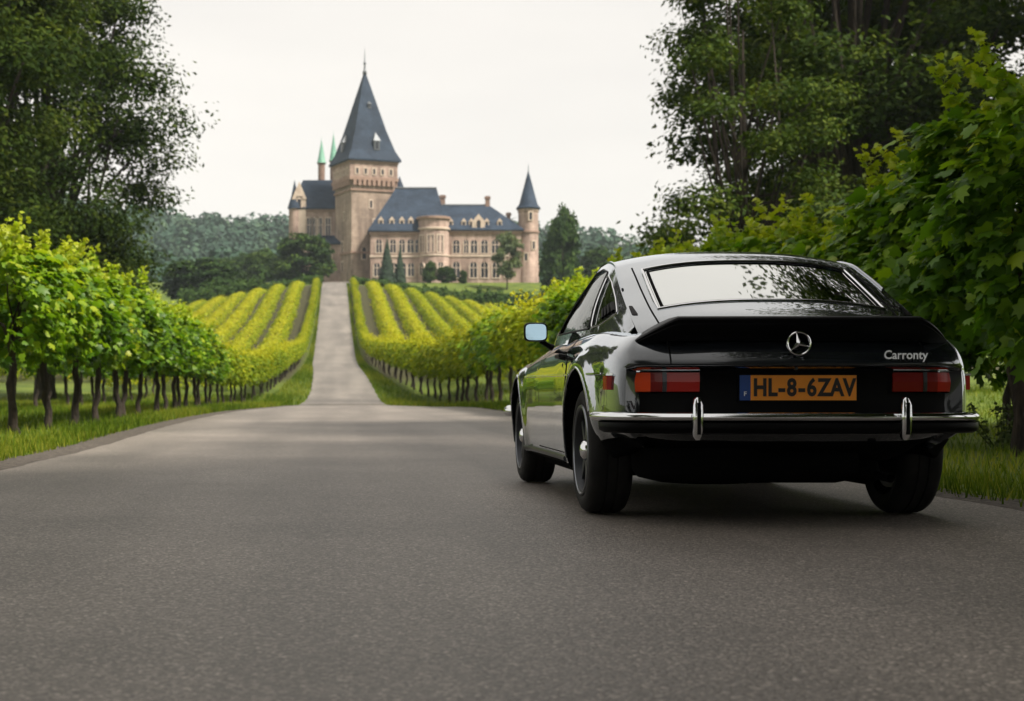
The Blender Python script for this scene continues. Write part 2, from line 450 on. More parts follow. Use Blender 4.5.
# ------------------------------------------------------------------ grapevines
def vine_crown(name, n, size, tv, tf, seed, mat, low=1.08):
    """unit vine 2.8 m high: leafy wall along the row (y), young shoots standing out of the top"""
    r = np.random.default_rng(seed)
    P, Nn, S, T, Tip = [], [], [], [], []
    # body
    m = int(n*0.80)
    y = np.clip(r.normal(0, .52, m), -1.05, 1.05) if low > 1 else r.uniform(-1.1, 1.1, m)
    zz = r.beta(1.25, 1.0, m)                       # 0 bottom .. 1 top
    z = low + zz*(2.26-low) + 0.12*np.sin(y*4+seed) 
    prof = 0.30 + 0.26*np.sin(np.clip(zz, 0, 1)*math.pi)**0.7 + 0.10*np.sin(y*5.5+seed*1.7) + 0.12*np.sin(z*5.2+y*3+seed) + 0.07*np.sin(z*11-y*8+seed)
    side = r.choice([-1, 1], m)
    rad = prof*np.sqrt(r.uniform(0.2, 1.15, m)) + np.where(r.uniform(0, 1, m) < .10, r.uniform(0, .22, m), 0)
    P.append(np.stack([side*rad, y, z], -1))
    Nn.append(np.stack([side*(0.55+0*y)+r.normal(0, .45, m), r.normal(0, .7, m), 0.45+0.8*zz+r.normal(0, .55, m)], -1))
    Tip.append(np.stack([side*0.6+r.normal(0, .5, m), r.normal(0, .9, m), r.normal(-.75, .6, m)], -1))
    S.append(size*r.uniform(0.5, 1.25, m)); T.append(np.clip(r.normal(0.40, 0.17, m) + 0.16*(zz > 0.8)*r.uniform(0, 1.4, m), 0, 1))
    # shoots
    k = 14
    per = int(n*0.26/k)
    for i in range(k):
        sy = r.uniform(-0.85, 0.85); sx = r.normal(0, 0.22); h = r.uniform(0.28, 0.80)*(1.2 if i == 0 else 1.0)
        lean = r.normal(0, .22, 2)
        s = np.sort(r.uniform(0, 1, per))
        px = sx + lean[0]*s**2 + r.normal(0, .06, per)*(1-.5*s); py = sy + lean[1]*s**2 + r.normal(0, .07, per)*(1-.5*s)
        P.append(np.stack([px, py, 2.10+h*s], -1))
        Nn.append(np.stack([r.normal(0, .6, per), r.normal(0, .6, per), r.uniform(.3, 1, per)], -1))
        Tip.append(np.stack([r.normal(0, 1, per), r.normal(0, 1, per), r.uniform(-.6, .6, per)], -1))
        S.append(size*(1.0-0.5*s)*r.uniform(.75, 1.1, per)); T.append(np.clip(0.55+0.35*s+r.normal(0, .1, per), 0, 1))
    P, Nn, S, T, Tip = map(np.concatenate, (P, Nn, S, T, Tip))
    V, F, k = leaf_geo(P, Nn, S, tv, tf, Tip)
    return tri_mesh(name, V, F, mat, np.repeat(T, k))

def vine_trunk(seed):
    r = random.Random(seed)
    mb = MB()
    pts, rad = [], []
    for i in range(9):
        s = i/8
        pts.append((r.uniform(-.03, .03)+0.04*math.sin(s*5+seed), r.uniform(-.03, .03)+0.05*math.sin(s*4+seed*2), -0.1+1.5*s))
        rad.append(0.064-0.024*s+r.uniform(-.006, .010)+(0.028 if i == 0 else 0))
    mb.tube(pts, rad, 8)
    for sgn in (-1, 1):
        mb.tube([pts[6], (pts[6][0]+.02, sgn*.25, 1.22), (0, sgn*.55, 1.36), (.03, sgn*.9, 1.40)], [.045, .036, .028, .018], 6)
    for i in range(5):
        a = r.uniform(-.8, .8)
        mb.tube([(0, a, 1.36), (r.uniform(-.15, .15), a+r.uniform(-.1, .1), 1.8), (r.uniform(-.25, .25), a+r.uniform(-.15, .15), 2.3)], [.016, .012, .006], 5)
    return mb

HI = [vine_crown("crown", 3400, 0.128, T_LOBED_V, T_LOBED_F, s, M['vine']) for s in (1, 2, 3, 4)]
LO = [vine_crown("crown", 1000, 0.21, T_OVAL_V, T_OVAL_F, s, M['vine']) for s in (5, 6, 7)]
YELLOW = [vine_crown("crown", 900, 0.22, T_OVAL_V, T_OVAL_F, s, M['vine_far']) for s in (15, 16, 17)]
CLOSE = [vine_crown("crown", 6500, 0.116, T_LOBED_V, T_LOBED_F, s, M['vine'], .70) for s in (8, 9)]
TR = [vine_trunk(s).build("trunk", M['bark'], None, True) for s in (1, 2, 3)]
POOL = HI + LO + YELLOW + CLOSE + TR
for o in POOL: COL.objects.unlink(o)

_n_vine = [0]
def grapevine(x, y, sx, sy, sz, label, group, kind='hi'):
    i = _n_vine[0]; _n_vine[0] += 1
    rr = random.Random(i*7+3)
    e = thing("grapevine", label, "grapevine", (x, y, g1(x, y)), rr.choice((0, math.pi))+rr.uniform(-.08, .08), group)
    e.scale = (sx, sy, sz)
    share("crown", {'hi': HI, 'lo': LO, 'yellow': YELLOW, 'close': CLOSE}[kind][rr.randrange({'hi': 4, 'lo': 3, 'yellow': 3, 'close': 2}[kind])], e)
    share("trunk", TR[rr.randrange(3)], e)
    return e

_hl = pchip([8, 12, 19, 30, 40, 50, 80, 110, 156], [3.1, 3.0, 2.72, 2.55, 2.38, 2.1, 1.65, 1.2, .95])
_hr = pchip([8, 12, 16, 20, 30, 40, 60, 72, 90, 110, 156], [3.7, 3.5, 2.95, 2.9, 2.75, 2.7, 2.4, 2.0, 1.6, 1.15, .95])
ORD = ["first", "second", "third", "fourth", "fifth", "sixth", "seventh", "eighth", "ninth", "tenth"]
i = 0; y = 18.6
while y < 158:
    h = float(_hl(y))*random.uniform(.93, 1.03)/2.8
    if i < 8:
        lab = ("grapevine with bushy bright green crown and dark trunk, leftmost one beside the road" if i == 0 else
               f"{ORD[i]} grapevine from the photo's left edge, dark trunk on the grass verge beside the road")
        grp = "roadside grapevines on the left"
    elif y < 52:
        lab, grp = "leafy grapevine in the tight middle stretch of the left roadside row, before the lane", "middle grapevines of the left row"
    else:
        lab, grp = "small yellow-green grapevine bordering the left edge of the narrow lane uphill", "grapevines bordering the lane on the left"
    grapevine(float(_row_l(y))+random.uniform(-.08, .08), y, max(h, .42), 1.0 if y < 60 else .85, h, lab, grp, 'yellow' if random.random() < (y-34)/24 else 'hi' if y < 42 else 'lo')
    y += (1.9 if y < 30 else 1.65 if y < 60 else 1.5)*random.uniform(.95, 1.05); i += 1
# right row; the nearest one hangs over the verge beside the car
RIGHT = [(12.3, 5.55), (14.3, 5.55), (16.3, 5.5), (18.2, 5.45), (20.0, 5.35), (21.9, 5.3)]
RLAB = ["tallest grapevine with big drooping leaves, thick dark trunk at the photo's right edge",
        "dense dark green grapevine just behind the tallest vine, right of the car's boot",
        "grapevine rising above the right rear corner of the car roof",
        "grapevine with upright shoots above the middle of the car's rear window",
        "grapevine with yellow-green shoot tips above the left half of the car's rear window",
        "grapevine seen just over the left end of the car roof"]
for i, (y, x) in enumerate(RIGHT):
    h = (1.18, 1.03, .94, 1.0, 1.0, 1.0)[i]
    grapevine(x, y, h*1.1, 1.05, h, RLAB[i], "roadside grapevines on the right", 'close' if i < 3 else 'hi')
y = 23.8
while y < 158:
    h = float(_hr(y))*random.uniform(.95, 1.06)/2.8
    if y < 44: lab, grp = "leafy grapevine in the row behind the car's left side, shoots above the car mirror", "grapevines behind the car"
    elif y < 62: lab, grp = "grapevine with thin dark trunk where the right row bends toward the lane", "grapevines at the bend of the right row"
    else: lab, grp = "small yellow-green grapevine bordering the right edge of the narrow lane uphill", "grapevines bordering the lane on the right"
    grapevine(float(_row_r(y))+random.uniform(-.08, .08), y, max(h, .42), 1.0 if y < 60 else .85, h, lab, grp, 'yellow' if random.random() < (y-26)/24 else 'hi' if y < 38 else 'lo')
    y += (1.7 if y < 60 else 1.5)*random.uniform(.95, 1.05)
# rows behind the left one, seen between its trunks, and behind the right one
for (x0, ya, yb) in ((-7.6, 20, 60),):
    y = ya
    while y < yb:
        grapevine(x0+random.uniform(-.1, .1), y, .9, 1.15, random.uniform(.84, .95), "shaded grapevine in the rows glimpsed behind the left roadside row", "grapevines of the rows behind on the left", 'lo')
        y += 2.1
y = 17
while y < 46:
    grapevine(8.6+random.uniform(-.1, .1), y, .95, 1.15, random.uniform(.9, 1.05), "shaded grapevine in the row behind the right roadside row", "grapevines of the row behind on the right", 'lo')
    y += 2.1

# ------------------------------------------------------------------ clipped vine rows on the hill
def hedge_row(name, path, width, height, dens, size, mat, label, cat, group, tv=T_OVAL_V, tf=T_OVAL_F, top=0.6):
    """path: (x, y) points; one long leafy hedge standing on the ground"""
    p = np.array(path, float)
    seg = np.linalg.norm(np.diff(p, axis=0), axis=1); cum = np.concatenate([[0], np.cumsum(seg)])
    n = int(cum[-1]*dens)
    s = RNG.uniform(0, cum[-1], n)
    x = np.interp(s, cum, p[:, 0]); y = np.interp(s, cum, p[:, 1])
    dx = np.interp(s, (cum[:-1]+cum[1:])/2, np.diff(p[:, 0])/seg); dy = np.interp(s, (cum[:-1]+cum[1:])/2, np.diff(p[:, 1])/seg)
    height = height(y) if callable(height) else height
    a = RNG.uniform(-0.15, math.pi+0.15, n)
    rr = np.sqrt(RNG.uniform(0.45, 1, n))*(1+0.13*np.sin(s*2.1+p[0, 0])+0.10*np.sin(s*5.3+1)+0.08*np.sin(s*0.7+p[0, 0]*3))*np.where(RNG.uniform(0, 1, n) < .05, 1.25, 1.0)
    off = np.cos(a)*rr*width/2; up = 0.12*height + np.maximum(np.sin(a), 0)*rr*height*0.85 + (np.sin(a) < 0.5)*RNG.uniform(0, .35, n)*height
    P = np.stack([x - dy*off, y + dx*off, ground(x, y) + up], -1)
    Nn = np.stack([-dy*np.cos(a), dx*np.cos(a), np.sin(a)+.3], -1) + RNG.normal(0, .4, (n, 3))
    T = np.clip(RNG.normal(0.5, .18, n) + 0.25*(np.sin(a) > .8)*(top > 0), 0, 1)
    c = P.mean(0); c[2] = g1(c[0], c[1])
    V, F, k = leaf_geo(P - c, Nn, size*RNG.uniform(.7, 1.3, n), tv, tf)
    o = tri_mesh(name, V, F, mat, np.repeat(T, k))
    o.location = c
    return tag(o, label, cat, group)

WORD = ["first", "second", "third", "fourth", "fifth", "sixth", "seventh", "eighth", "ninth", "tenth", "eleventh"]
for side, cnt in ((-1, 9), (1, 11)):
    for k in range(cnt):  # one row of many vines, built as a single mesh
        ys = np.arange(62 + (0 if k < 3 else 6), 165 - 0.5*k, 2.0)
        base = _row_l(ys) if side < 0 else _row_r(ys)
        xs = base + side*(2.05*(k+1))
        w = "left" if side < 0 else "right"
        hedge_row("vine_row", list(zip(xs, ys)), 1.30, (lambda q: 1.0 - 0.38*sstep(110, 160, q)), 170 if k < 6 else 120, 0.19, M['vine_far'],
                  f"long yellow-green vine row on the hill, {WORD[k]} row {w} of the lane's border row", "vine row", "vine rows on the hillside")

# ------------------------------------------------------------------ grass on the verges
def grass():
    def field(n, ya, yb, xa, xb, size, power=1.6):
        u = RNG.uniform(0, 1, n)**power
        y = ya + (yb-ya)*u
        l, r = xa(y), xb(y)
        x = l + (r-l)*RNG.uniform(0, 1, n)
        return x, y, size*(0.6+0.8*RNG.uniform(0, 1, n))*(0.8+0.022*y)
    xs, ys, ss = zip(
        field(70000, 7.5, 60, lambda y: np.maximum(-13+0*y, -0.30*y-4), lambda y: _road_l(np.minimum(y, 52.6))-0.42, 0.08),
        field(16000, 7.5, 56, lambda y: _road_l(np.minimum(y, 52.6))-0.95, lambda y: _road_l(np.minimum(y, 52.6))-0.36, 0.085),
        field(60000, 5.5, 60, lambda y: _road_r(np.minimum(y, 52.6))+0.16, lambda y: 7+0.46*y, 0.08),
        field(14000, 5.5, 56, lambda y: _road_r(np.minimum(y, 52.6))+0.12, lambda y: _road_r(np.minimum(y, 52.6))+0.8, 0.085),
        field(16000, 50, 158, lambda y: _row_l(y)+0.45, lambda y: _lane_c(y)-_lane_w(y)-0.02, 0.07, 1.0),
        field(16000, 50, 158, lambda y: _lane_c(y)+_lane_w(y)+0.02, lambda y: _row_r(y)-0.5, 0.07, 1.0))
    x, y, s = map(np.concatenate, (xs, ys, ss))
    n = len(x)
    # thin the sward in patches
    keep = (np.sin(x*1.7)+np.sin(y*1.1+x)+RNG.normal(0, 1.0, n)) > -1.6
    x, y, s = x[keep], y[keep], s[keep]; n = len(x)
    P = np.stack([x, y, ground(x, y)-0.005], -1)
    th = RNG.uniform(0, 2*math.pi, n)
    Nn = np.stack([np.cos(th), np.sin(th), 0*x], -1)
    tip = np.stack([0*x, 0*x, 1+0*x], -1)*1.6
    T = np.clip(RNG.normal(0.45, .27, n) + 0.22*np.sin(x*0.9+y*0.35), 0, 1)
    V, F, k = leaf_geo(P, Nn, s, T_BLADE_V*np.array([1+0*1.0, 1, 1])*np.array([1.5, 1, 1]), T_BLADE_F, tip)
    return tag(tri_mesh("grass", V, F, M['grass'], np.repeat(T, k)), "short mown grass along both road verges", "grass", kind="stuff")
grass()

# ------------------------------------------------------------------ trees
def tree_parts(height, clear, radii, seed, n_lobes, n_clusters, per, leaf, mat, spread=0.55, trunk_r=0.35, lobe_r=(.28, .45), tv=T_OVAL_V, tf=T_OVAL_F, flat=0.6, lean=(0, 0)):
    """trunk mesh (trunk, limbs, twigs) and crown mesh (leaf clumps spread over uneven lobes)"""
    r = np.random.default_rng(seed)
    cz = clear + radii[2]
    lobes = []
    for i in range(n_lobes):
        u_ = (i+.5)/n_lobes*2-1
        th = r.uniform(0, 2*math.pi); q0 = max(1-abs(u_)**(2.4 if u_ > 0 else 6), .05)**.5*r.uniform(.35, 1.0)**.5; q = .9
        d = np.array([math.cos(th)*q0, math.sin(th)*q0, u_])
        c = np.array([d[0]*radii[0]*q+lean[0]*(d[2]+.5), d[1]*radii[1]*q+lean[1]*(d[2]+.5), cz+d[2]*radii[2]*q])
        rr = r.uniform(*lobe_r)*min(radii[0], radii[1])
        lobes.append((c, np.array([rr, rr, rr*flat*r.uniform(.8, 1.2)])))
    C = []
    for i in range(n_clusters):
        c, rr = lobes[i % n_lobes]
        d = unit(r.normal(size=3)); 
        if d[2] < -0.3: d[2] *= 0.5
        C.append(c + d*rr*r.uniform(.55, 1.08))
    C = np.array(C)
    mb = MB()
    fork = clear*0.9 + 0.25*radii[2]
    top = np.array([lean[0]*.6, lean[1]*.6, clear+radii[2]*1.5])
    mb.tube([(0, 0, -0.3), (0.03, 0.02, clear*0.4), (.06*trunk_r*4, -.05, fork), tuple(top*.6+np.array([0, 0, fork])*.4), tuple(top)],
            [trunk_r*1.25, trunk_r, trunk_r*.8, trunk_r*.5, trunk_r*.1], 9)
    for c, rr in lobes:
        z0 = r.uniform(max(clear*.75, 0.5), clear+radii[2]*.9); z0 = min(z0, c[2]*0.9+0.1)
        s = (z0-fork)/max(top[2]-fork, .1); s = max(s, 0)
        p0 = np.array([top[0]*s, top[1]*s, z0])
        mid = p0*.45 + c*.55 + np.array([r.normal(0, .3), r.normal(0, .3), -.08*np.linalg.norm(c-p0)])
        mb.tube([tuple(p0), tuple(mid), tuple(c)], [trunk_r*.32, trunk_r*.2, trunk_r*.08], 5)
    step = max(1, n_clusters//220)
    for i in range(0, n_clusters, step):
        c, rr = lobes[i % n_lobes]
        mb.tube([tuple(c), tuple((c+C[i])/2+r.normal(0, .12, 3)), tuple(C[i])], [trunk_r*.075, trunk_r*.05, trunk_r*.02], 3, False)
    n = n_clusters*per
    cid = np.repeat(np.arange(n_clusters), per)
    P = C[cid] + np.clip(r.normal(0, 1, (n, 3)), -1.3, 1.3)*np.array([spread, spread, spread*.55])*r.uniform(.6, 1.2, n_clusters)[cid][:, None]
    cen = np.array([l[0] for l in lobes])[cid % n_lobes]
    Nn = unit(P-cen)*.6 + np.array([0, 0, .7]) + r.normal(0, .5, (n, 3))
    T = np.clip(r.normal(.45, .15, n) + r.normal(0, .17, n_clusters)[cid], 0, 1)
    V, F, k = leaf_geo(P, Nn, leaf*r.uniform(.7, 1.3, n), tv, tf)
    tr = mb.build("trunk", M['bark'], None, True); cr = tri_mesh("crown", V, F, mat, np.repeat(T, k))
    COL.objects.unlink(tr); COL.objects.unlink(cr)
    return tr, cr

def tree(name, parts, x, y, rz, label, cat="tree", group=None, scale=1.0, sink=0.0):
    e = thing(name, label, cat, (x, y, g1(x, y)-sink), rz, group)
    e.scale = (scale,)*3 if not hasattr(scale, "__len__") else scale
    share("trunk", parts[0], e); share("crown", parts[1], e)
    return e

BIG1 = tree_parts(19, 0.9, (4.0, 4.0, 8.8), 21, 64, 1500, 72, .185, M['tree'], .60, .42, (.30, .46))
BIG2 = tree_parts(18, 1.3, (4.2, 4.2, 8.4), 34, 60, 1450, 72, .185, M['tree'], .60, .40, (.30, .46))
THIN = tree_parts(13, 2.0, (2.7, 2.7, 5.9), 55, 44, 520, 44, .165, M['tree_light'], .42, .2, (.22, .36), flat=.45)
tree("broadleaf_tree", BIG1, -12.0, 43, 0.4, "huge dark broadleaf tree filling the photo's top left corner", group="big dark trees")
tree("broadleaf_tree", BIG2, -11.1, 56, 2.0, "tall dark tree with ragged boughs against the sky, behind the left vines", group="big dark trees")
tree("broadleaf_tree", BIG2, 17.0, 50, 4.4, "huge dense dark tree rising behind the car roof", group="big dark trees", scale=(1.25, 1.25, 1.1))
tree("broadleaf_tree", BIG1, 21.5, 60, 3.0, "dark tree filling the gap behind the dense tree and the cut-off tree", group="big dark trees", scale=1.15)
tree("broadleaf_tree", BIG1, 25.0, 44, 1.2, "dark tree cut off by the photo's top right corner, behind the tall vine", group="big dark trees")
tree("loose_tree", THIN, 12.0, 45, 1.0, "airy light-leaved tree with gaps of sky, left of the dense tree behind the car")
# trees beside and behind the viewer, mirrored in the car; the tall ones added for shade
MIR = "trees mirrored in the car"
TALL = tree_parts(15, 5.6, (4.6, 4.6, 4.4), 91, 44, 900, 84, .15, M['tree'], .62, .34, (.30, .44))
for x, y, rz in ((-6.4, -3.2, 0.3), (7.6, 1.0, 2.2), (9.0, 4.2, 5.2), (11.2, 9.8, 1.2), (10.8, 17.2, 3.3)):  # out-of-view canopies put in to darken the foreground and block sun glint
    tree("added_shade_tree", TALL, x, y, rz, "tall unseen tree, added to shade the near road and mirror dark in the car", group="added shade trees over the near road")
for x, y, rz, p in ((8.2, -7, 0.9, BIG2), (-10.5, -10, 1.7, BIG1), (6.4, -17, 2.9, BIG1), (12.5, -17, 3.5, BIG2), (18, -10, 5.0, BIG1), (9.5, -27, 0.6, BIG2), (17, -26, 1.5, BIG1), (-9, -26, 4.0, BIG2)):
    tree("broadleaf_tree", p, x, y, rz, "dark tree of the avenue mirrored in the car's glossy black tail", group=MIR)

def at_px(px, py, y):
    return ((px-VX)/FPX*y, CAM_H+(VY-py)/FPX*y)

# shrubs, conifers and small trees round the castle
ROUND = tree_parts(8, .3, (3.0, 3.0, 3.3), 71, 34, 420, 44, .34, M['shrub'], .45, .2, (.3, .45), tv=T_QUAD_V, tf=T_QUAD_F, flat=.8)
PALE = tree_parts(7, 1.6, (2.2, 2.2, 2.8), 72, 18, 170, 30, .26, M['pale_tree'], .38, .12, (.28, .4), tv=T_QUAD_V, tf=T_QUAD_F, flat=.8)
def cone_tree(h, r0, n, leaf, seed, mat, rag=.25):
    r = np.random.default_rng(seed)
    s = r.beta(1.0, 1.7, n); a = r.uniform(0, 2*math.pi, n)
    rad = r0*(1-s)**0.85*np.sqrt(r.uniform(.35, 1, n))*(1+rag*np.sin(s*42+a*2)) 
    P = np.stack([rad*np.cos(a), rad*np.sin(a), .25+s*(h-.3)-rad*.22], -1)
    Nn = np.stack([np.cos(a), np.sin(a), .6+0*a], -1)+r.normal(0, .35, (n, 3))
    V, F, k = leaf_geo(P, Nn, leaf*r.uniform(.6, 1.3, n)*(1-.45*s), T_QUAD_V, T_QUAD_F)
    cr = tri_mesh("crown", V, F, mat, np.repeat(np.clip(r.normal(.45, .18, n), 0, 1), k))
    tr = MB().tube([(0, 0, -.4), (0, 0, h*.5), (0, 0, h*.97)], [r0*.13, r0*.08, .02], 7).build("trunk", M['bark'], None, True)
    COL.objects.unlink(tr); COL.objects.unlink(cr)
    return tr, cr
YEW = cone_tree(7.4, 1.6, 3000, .34, 81, M['conifer'], .06)
FIR = cone_tree(9.5, 2.5, 3200, .5, 82, M['conifer'], .3)
def put(name, parts, px, y, top, h0, label, cat="tree", group=None, wide=1.0, rz=0.0):
    x = (px-VX)/FPX*y
    k = (CAM_H+(VY-top)/FPX*y-g1(x, y))/h0
    return tree(name, parts, x, y, rz, label, cat, group, (k*wide, k*wide, k))
put("yew_tree", YEW, 387, 228, 239, 7.4, "pointed dark yew close to the castle tower, wider of the two", group="pointed yews before the castle")
put("yew_tree", YEW, 400, 229, 246, 7.4, "slim pointed dark yew just right of the wider yew", group="pointed yews before the castle", wide=.8)
put("round_bush", ROUND, 303, 222, 234, 7.4, "broad round dark bush at the foot of the castle tower, left of the lane", "bush", wide=1.25)
put("round_bush", ROUND, 262, 236, 249, 7.4, "dark bush left of the broad bush, above the hill's vine rows", "bush", wide=1.2, rz=2)
put("round_bush", ROUND, 226, 246, 258, 7.4, "leftmost dark bush between the big tree's lower edge and the wooded hill", "bush", wide=1.4, rz=4)
put("round_bush", ROUND, 243, 262, 254, 7.4, "dark bush between the two other bushes below the wooded hill", "bush", wide=1.2, rz=1)
put("round_bush", ROUND, 430, 230, 261, 7.4, "pointed green bush before the castle's round bay", "bush", wide=.75, rz=1)
put("round_bush", ROUND, 446, 231, 266, 7.4, "low wide clipped bush under the castle's arched windows", "bush", wide=1.2, rz=3)
put("round_bush", ROUND, 463, 229, 270, 7.4, "smallest round bush, right of the low clipped bush", "bush", wide=.8, rz=5)
put("pale_tree", PALE, 507, 222, 236, 7.0, "pale feathery young tree before the right end of the castle", wide=.8)
put("round_tree", ROUND, 562, 205, 208, 7.4, "dark rounded tree right of the castle's corner turret, taller than the wood behind", wide=.46, rz=1)
put("round_tree", ROUND, 598, 240, 247, 7.4, "lower broad tree right of the taller rounded tree by the turret", wide=1.0, rz=2)
def hedge_px(px0, px1, y, h, w, label, rows=1):
    xa, xb = (px0-VX)/FPX*y, (px1-VX)/FPX*y
    hedge_row("clipped_hedge", [(x, y) for x in np.linspace(xa, xb, 8)], w, h, 260, .28, M['shrub'], label, "hedge", "clipped hedges before the castle", T_QUAD_V, T_QUAD_F, 0)
hedge_px(353, 428, 176, .9, 2.4, "clipped dark hedge before the pointed yews, right of the lane's top end")
hedge_px(262, 322, 174, 1.0, 2.0, "clipped dark hedge at the foot of the broad bush, left of the lane's top end")
hedge_px(424, 482, 178, 1.5, 1.6, "low clipped hedge under the round bay and small bushes")
hedge_px(478, 575, 173, 2.2, 2.0, "long clipped hedge below the pale young tree")
# a weedy plant on the right verge
put("round_bush", ROUND, 202, 182, 258, 7.4, "dark bush low beside the big tree, behind the ends of the vine rows", "bush", wide=1.7, rz=3)
hedge_px(180, 264, 173, 2.1, 2.6, "clipped dark hedge below the wooded hill, left of the broad bush")
def weed():
    n = 420
    a = RNG.uniform(0, 2*math.pi, n); s = RNG.uniform(0, 1, n); st = RNG.integers(0, 14, n)
    sx, sy = RNG.normal(0, .13, 14), RNG.normal(0, .13, 14)
    P = np.stack([sx[st]*(.3+s)+.04*np.cos(a), sy[st]*(.3+s)+.04*np.sin(a), s*.42], -1)
    V, F, k = leaf_geo(P, np.stack([np.cos(a), np.sin(a), 1+0*a], -1), .06*RNG.uniform(.6, 1.3, n), T_OVAL_V, T_OVAL_F)
    e = thing("weed", "small leafy weed growing on the grass verge right of the car", "plant", (6.0, 13.6, g1(6.0, 13.6)))
    tri_mesh("leaves", V, F, M['pale_tree'], np.repeat(RNG.uniform(.2, .9, n), k), e)
    mb = MB()
    for i in range(14): mb.tube([(sx[i]*.3, sy[i]*.3, 0), (sx[i], sy[i], .25), (sx[i]*1.3, sy[i]*1.3, .42)], [.006, .004, .002], 4)
    mb.build("stems", M['shrub'], e)
weed()

# the wooded hills behind: one far-off wood
def forest():
    Ps, Ns, Ss, Ts = [], [], [], []
    def stand(n, xa, xb, ya, yb, h):
        for i in range(n):
            y = RNG.uniform(ya, yb); x = RNG.uniform(xa, xb)*y/600.0
            hh = h*RNG.uniform(.7, 1.3); z0 = g1(x, y); con = RNG.uniform() < .22
            m = 150
            s = RNG.beta(1.2, 1.3, m); a = RNG.uniform(0, 2*math.pi, m)
            rad = (hh*.26*(1-s)**.8 if con else hh*.36*np.sqrt(np.maximum(1-(2*s-.9)**2*.85, .02)))*RNG.uniform(.7, 1.05, m)
            Ps.append(np.stack([x+rad*np.cos(a), y+rad*np.sin(a), z0+.08*hh+s*hh*.92], -1))
            Ns.append(np.stack([np.cos(a), np.sin(a), .3+s], -1)+RNG.normal(0, .4, (m, 3)))
            Ss.append(hh*.105*RNG.uniform(.6, 1.3, m)); Ts.append(np.clip(RNG.uniform(.2, .8)+RNG.normal(0, .12, m), 0, 1))
    stand(640, -130, 40, 400, 660, 13)
    stand(520, 60, 260, 400, 680, 12)
    stand(110, -110, -5, 300, 380, 9)
    stand(60, 70, 190, 290, 370, 9)
    P, Nn, S, T = map(np.concatenate, (Ps, Ns, Ss, Ts))
    V, F, k = leaf_geo(P, Nn, S, T_QUAD_V, T_QUAD_F)
    tag(tri_mesh("forest", V, F, M['forest'], np.repeat(T, k)), "far-off blue-green wood covering the hills behind the castle", "forest", kind="stuff")
forest()

# ------------------------------------------------------------------ air
def haze():
    mb = MB().box(-1750, 1750, -560, 2350, -1.0, 108.0)
    m = bpy.data.materials.new("haze"); m.use_nodes = True; t = m.node_tree; t.nodes.clear()
    o = t.nodes.new("ShaderNodeOutputMaterial"); v = t.nodes.new("ShaderNodeVolumePrincipled")
    v.inputs["Color"].default_value = (0.80, 0.90, 0.97, 1); v.inputs["Density"].default_value = HAZE; v.inputs["Anisotropy"].default_value = 0.1
    t.links.new(v.outputs[0], o.inputs["Volume"])
    tag(mb.build("haze", m), "thin pale haze in the air over the vineyard", "haze", kind="stuff")
HAZE = 0.00021
haze()

# ------------------------------------------------------------------ castle
def stone_mat(name, c0, c1, c2):
    m, t, b = new_mat(name); L = t.links.new
    tc = N(t, "ShaderNodeTexCoord")
    br = N(t, "ShaderNodeTexBrick", Scale=1.0)
    br.inputs["Color1"].default_value = (*c0, 1); br.inputs["Color2"].default_value = (*c1, 1); br.inputs["Mortar"].default_value = (*c2, 1)
    br.inputs["Brick Width"].default_value = 0.9; br.inputs["Row Height"].default_value = 0.42; br.inputs["Mortar Size"].default_value = 0.03
    sp = N(t, "ShaderNodeSeparateXYZ"); cb = N(t, "ShaderNodeCombineXYZ"); ad = N(t, "ShaderNodeMath", operation='ADD')
    L(tc.outputs["Object"], sp.inputs[0]); L(sp.outputs[0], ad.inputs[0]); L(sp.outputs[1], ad.inputs[1]); L(ad.outputs[0], cb.inputs[0]); L(sp.outputs[2], cb.inputs[1])
    L(cb.outputs[0], br.inputs["Vector"])
    no = N(t, "ShaderNodeTexNoise", Scale=0.45, Detail=8.0, Roughness=0.65); L(tc.outputs["Object"], no.inputs["Vector"])
    rp = ramp(t, [(0.3, (0.60, 0.58, 0.57)), (0.7, (1.15, 1.13, 1.1))]); L(no.outputs["Fac"], rp.inputs[0])
    mp = N(t, "ShaderNodeMapping"); mp.inputs["Scale"].default_value = (1.2, 1.2, .12)
    n2 = N(t, "ShaderNodeTexNoise", Scale=1.0, Detail=5.0); L(tc.outputs["Object"], mp.inputs[0]); L(mp.outputs[0], n2.inputs["Vector"])
    r2 = ramp(t, [(0.35, (0.64, 0.62, 0.61)), (0.6, (1.06, 1.06, 1.06))]); L(n2.outputs["Fac"], r2.inputs[0])
    a = N(t, "ShaderNodeMixRGB", blend_type='MULTIPLY'); a.inputs[0].default_value = 1
    c = N(t, "ShaderNodeMixRGB", blend_type='MULTIPLY'); c.inputs[0].default_value = 1
    L(br.outputs["Color"], a.inputs[1]); L(rp.outputs[0], a.inputs[2]); L(a.outputs[0], c.inputs[1]); L(r2.outputs[0], c.inputs[2])
    L(c.outputs[0], b.inputs["Base Color"]); b.inputs["Roughness"].default_value = 0.9
    bp = N(t, "ShaderNodeBump", Strength=0.6, Distance=0.05); L(br.outputs["Fac"], bp.inputs["Height"]); bp.invert = True; L(bp.outputs[0], b.inputs["Normal"])
    return m
M['stone'] = stone_mat("warm_stone", (0.48, 0.355, 0.300), (0.405, 0.295, 0.250), (0.34, 0.265, 0.23))
M['stone_tower'] = stone_mat("tower_stone", (0.42, 0.33, 0.265), (0.345, 0.268, 0.216), (0.29, 0.23, 0.185))
M['trim'] = noise_mat("pale_stone_trim", (0.46, 0.36, 0.29), (0.58, 0.47, 0.38), 1.5, 0.85)
M['trim_dark'] = noise_mat("brown_stone_trim", (0.22, 0.14, 0.105), (0.32, 0.215, 0.165), 1.5, 0.85)
